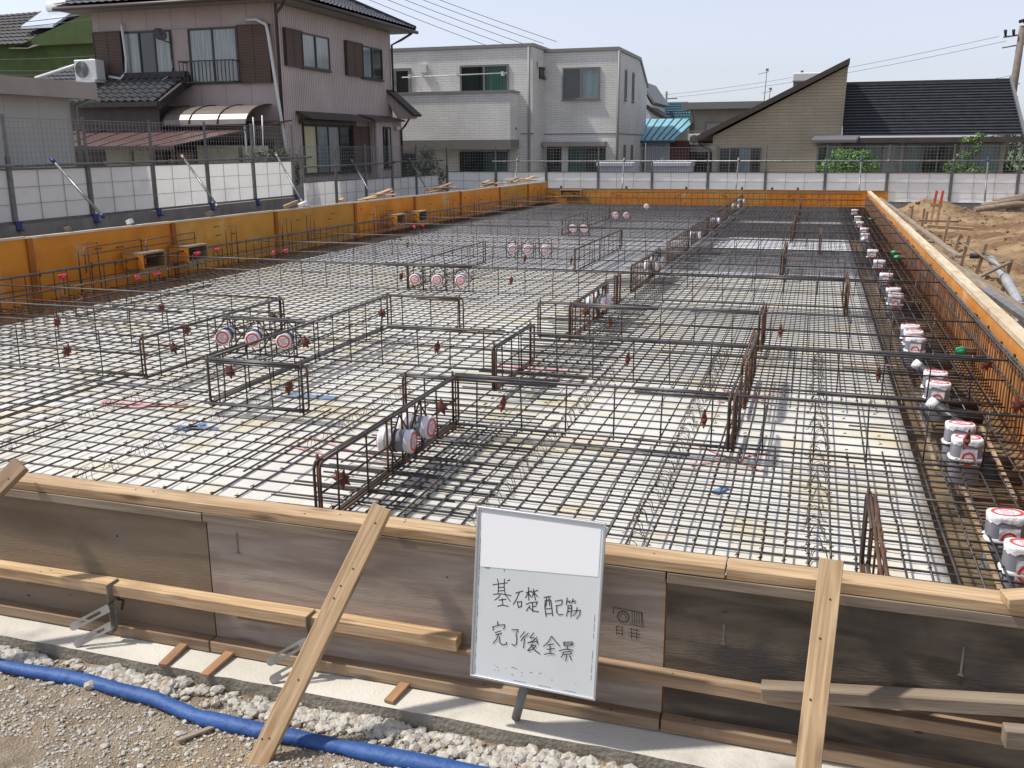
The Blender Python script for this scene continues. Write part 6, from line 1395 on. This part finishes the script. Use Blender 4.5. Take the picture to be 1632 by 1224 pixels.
# --- poles and wires
def pole(lab, x, y, h, lean, r):
    t = thing('utility_pole', lab, 'utility pole', (x, y, -.3)); MB().tube([(x, y, -.3), (x + lean, y, h)], [r, r * .72], 12).build('pole', M['pole_c'], t)
    mb = MB(); mb.tube([(x + lean - .9, y, h - .55), (x + lean + .8, y, h - .35)], .05, 6); mb.tube([(x + lean - .9, y, h - 1.1), (x + lean + .4, y, h - .9)], .04, 6); mb.build('cross_arm', M['galv_dark'], t)
    mb = MB()
    for dx in (-.8, -.4, .6): mb.tube([(x + lean + dx, y, h - .5), (x + lean + dx - .06, y - .15, h - .2)], [.06, .09], 6)
    mb.tube([(x + lean - .2, y - .2, h + .2), (x + lean, y, h + .28), (x + lean + .2, y + .1, h + .1)], .1, 6); mb.build('insulator', M['cable'], t)
    mb = MB()
    for k in range(3): mb.tube([(x + lean * .6 - .3, y, h - 3 - k * .7), (x + lean * .6 + .3, y, h - 3 - k * .7)], .025, 5)
    mb.build('step_bolts', M['galv_dark'], t)
    return t
pole('leaning concrete utility pole behind the black roof at right', 9.75, 60, 8.25, .28, .24)
t = thing('utility_pole', 'thin distant utility pole above the teal roof', 'utility pole', (-13, 85, 0)); x_ = (1066 - 816) / 1500
MB().tube([(-13.0, 85, -.3), (-12.95, 85, 6.6)], .1, 8).build('pole', M['galv_dark'], t); MB().tube([(-13.9, 85, 6.0), (-12, 85, 6.0)], .05, 6).build('cross_arm', M['galv_dark'], t)
def wire(lab, a, b, sag, r=.011):
    a, b = Vector(a), Vector(b); pts = [a + (b - a) * (i / 16) - Vector((0, 0, sag * 4 * (i / 16) * (1 - i / 16))) for i in range(17)]
    tag(MB().tube(pts, r, 5).build('power_line', M['cable']), lab, 'cable', 'overhead cables')
wire('upper overhead cable running left from the leaning pole', (8.9, 60, 7.75), (-13.4, 85, 6.3), .35)
wire('second overhead cable running left from the leaning pole', (9.3, 60, 7.5), (-12.5, 85, 6.1), .35)
wire('lower overhead cable from the leaning pole to the tan house', (9.8, 60, 5.7), (-2.0, 62, 4.4), .2, .010)
for i, (xo, z) in enumerate(((0, 7.2), (.9, 6.95), (1.7, 6.75), (2.5, 7.4), (3.2, 7.1))):
    wire('black service cable above the white house, %s from the left' % (['first'] + ORD[1:])[i], (-19.2 + .5 * xo, 37.5, 8.4 + .1 * i), (-14.8 + xo * .9, 44.5, 6.5 + .06 * i), .05, .012)
t = thing('roof_aerial', 'grey aerial frame beyond the eave of the brown house', 'aerial', (-18.8, 37, 6)); mb = MB(); mb.tube([(-19.0, 37.2, -.3), (-19.0, 37.2, 8.9)], .03, 6); mb.tube([(-19.6, 37.2, 8.3), (-18.2, 37.2, 8.35)], .03, 6); mb.tube([(-19.5, 37.2, 7.9), (-18.3, 37.2, 7.95)], .03, 6); mb.build('mast', M['galv'], t)
for i, z in enumerate((7.6, 7.45, 6.2, 5.75, 5.6)):
    wire('thin cable in front of the green house, %s from the top' % (['first'] + ORD[1:])[i], (-42, 38, z + .2), (-24.5, 30, z - .75 - .04 * i), .1, .014)
# --- plants
def leaves(mb, c, rad, n, size, squash=(1, 1, 1), shell=.55):
    for _ in range(n):
        while True:
            v = Vector((random.uniform(-1, 1), random.uniform(-1, 1), random.uniform(-1, 1)))
            if shell < v.length < 1: break
        k = 1 + .35 * MN.noise(v * 2.2 + Vector(c))
        p = Vector(c) + Vector((v.x * squash[0], v.y * squash[1], v.z * squash[2])) * rad * k
        s = size * random.uniform(.6, 1.3); a = Vector((random.uniform(-1, 1), random.uniform(-1, 1), random.uniform(-.6, .6))).normalized(); b = a.cross(v + Vector((random.uniform(-.7, .7), random.uniform(-.7, .7), .6))).normalized()
        mb.add([p - a * s, p - b * s * .45, p + a * s, p + b * s * .45 + Vector((0, 0, s * .1))], [(0, 1, 2, 3)])
def plant(name, lab, cat, base, clumps, n, size, m, trunk=((0, 0, 0), (0, 0, .8)), r=.05, group=None):
    t = thing(name, lab, cat, base, group); B = Vector(base)
    mb = MB()
    for (c, rad, sq) in clumps: leaves(mb, B + Vector(c), rad, int(n * rad ** 2 * 10), size, sq)
    mb.build('crown', M[m], t)
    mb = MB(); mb.tube([B + Vector(p) for p in trunk], [r * (1 - .5 * i / max(1, len(trunk) - 1)) for i in range(len(trunk))], 7)
    tip = B + Vector(trunk[-1])
    for (c, rad, sq) in clumps[:8]: mb.tube([B + Vector(trunk[0]) + (tip - B - Vector(trunk[0])) * .6, B + Vector(c)], [r * .5, r * .2], 5)
    mb.build('trunk', M['bark'], t)
    return t
plant('round_shrub', 'round bright green shrub behind the far fence in front of the tan house', 'shrub', (1.0, 36.3, -.3), [((-.55, 0, 1.55), .5, (1.1, 1, .7)), ((.1, 0, 1.75), .6, (1.1, 1, .8)), ((.6, .1, 1.6), .55, (1, 1, .8)), ((.05, .2, 1.1), .7, (1.3, 1, .7)), ((-.3, 0, 2.05), .3, (1.3, 1, .6)), ((.5, 0, 2.0), .3, (1, 1, .7))], 420, .045, 'leaf')
plant('leafy_plant', 'tall loose green sapling behind the far fence at right', 'sapling', (4.85, 36.3, -.3), [((-.3, 0, 1.5), .42, (1, 1, .8)), ((.2, 0, 1.4), .4, (1, 1, .9)), ((-.1, 0, 1.95), .22, (1, 1, 1)), ((.25, 0, 2.2), .22, (.8, 1, 1.2)), ((-.05, 0, 2.5), .2, (1.3, 1, .6)), ((.3, 0, 2.62), .2, (1, 1, .8)), ((-.6, 0, 1.6), .2, (1, 1, .9)), ((.6, .1, 1.3), .3, (1, 1, .8))], 260, .055, 'leaf', trunk=((0, 0, 0), (.1, 0, 1.4), (.15, 0, 2.6)), r=.03)
plant('garden_shrub', 'dark loose shrub under the balcony of the white house', 'shrub', (-15.35, 36.6, -.3), [((0, 0, 1.75), .5, (1, 1, .9)), ((-.4, 0, 1.3), .55, (1, 1, .8)), ((.4, 0, 1.3), .55, (1, 1, .8)), ((.1, 0, 2.15), .3, (1, 1, .9))], 230, .05, 'leaf_dark')
plant('clipped_hedge', 'flat-topped olive hedge beside the corner of the brown house', 'hedge', (-15.2, 24.9, .1), [((-.55, 0, 1.55), .4, (1.1, 1, 1)), ((0, 0, 1.6), .42, (1.1, 1, .9)), ((.5, 0, 1.5), .42, (1.1, 1, 1)), ((-.2, 0, 1.2), .5, (1.4, 1, .9)), ((.3, 0, 1.15), .5, (1.3, 1, .9))], 420, .04, 'leaf_hedge')
for i, (x, y, s) in enumerate([(8.5, 47, 1.0), (21, 130, 2.1), (26, 150, 2.6), (33, 150, 2.4), (42, 150, 2.7), (52, 170, 3), (20, 75, 1.2), (13.5, 62, .9)]):
    plant('distant_tree', 'dark far tree right of the black roof, %s one out' % ORD[i], 'tree', (x, y, -.3), [((0, 0, 1.3 * s), .9 * s, (1, 1, .9)), ((-.7 * s, 0, 1.0 * s), .7 * s, (1, 1, .8)), ((.7 * s, 0, 1.1 * s), .7 * s, (1, 1, .8))], 40 / s if s > 1 else 60, .1 * s ** .5, 'leaf_far', trunk=((0, 0, 0), (0, 0, 1.1 * s)), r=.08 * s, group='trees beyond the tan house')
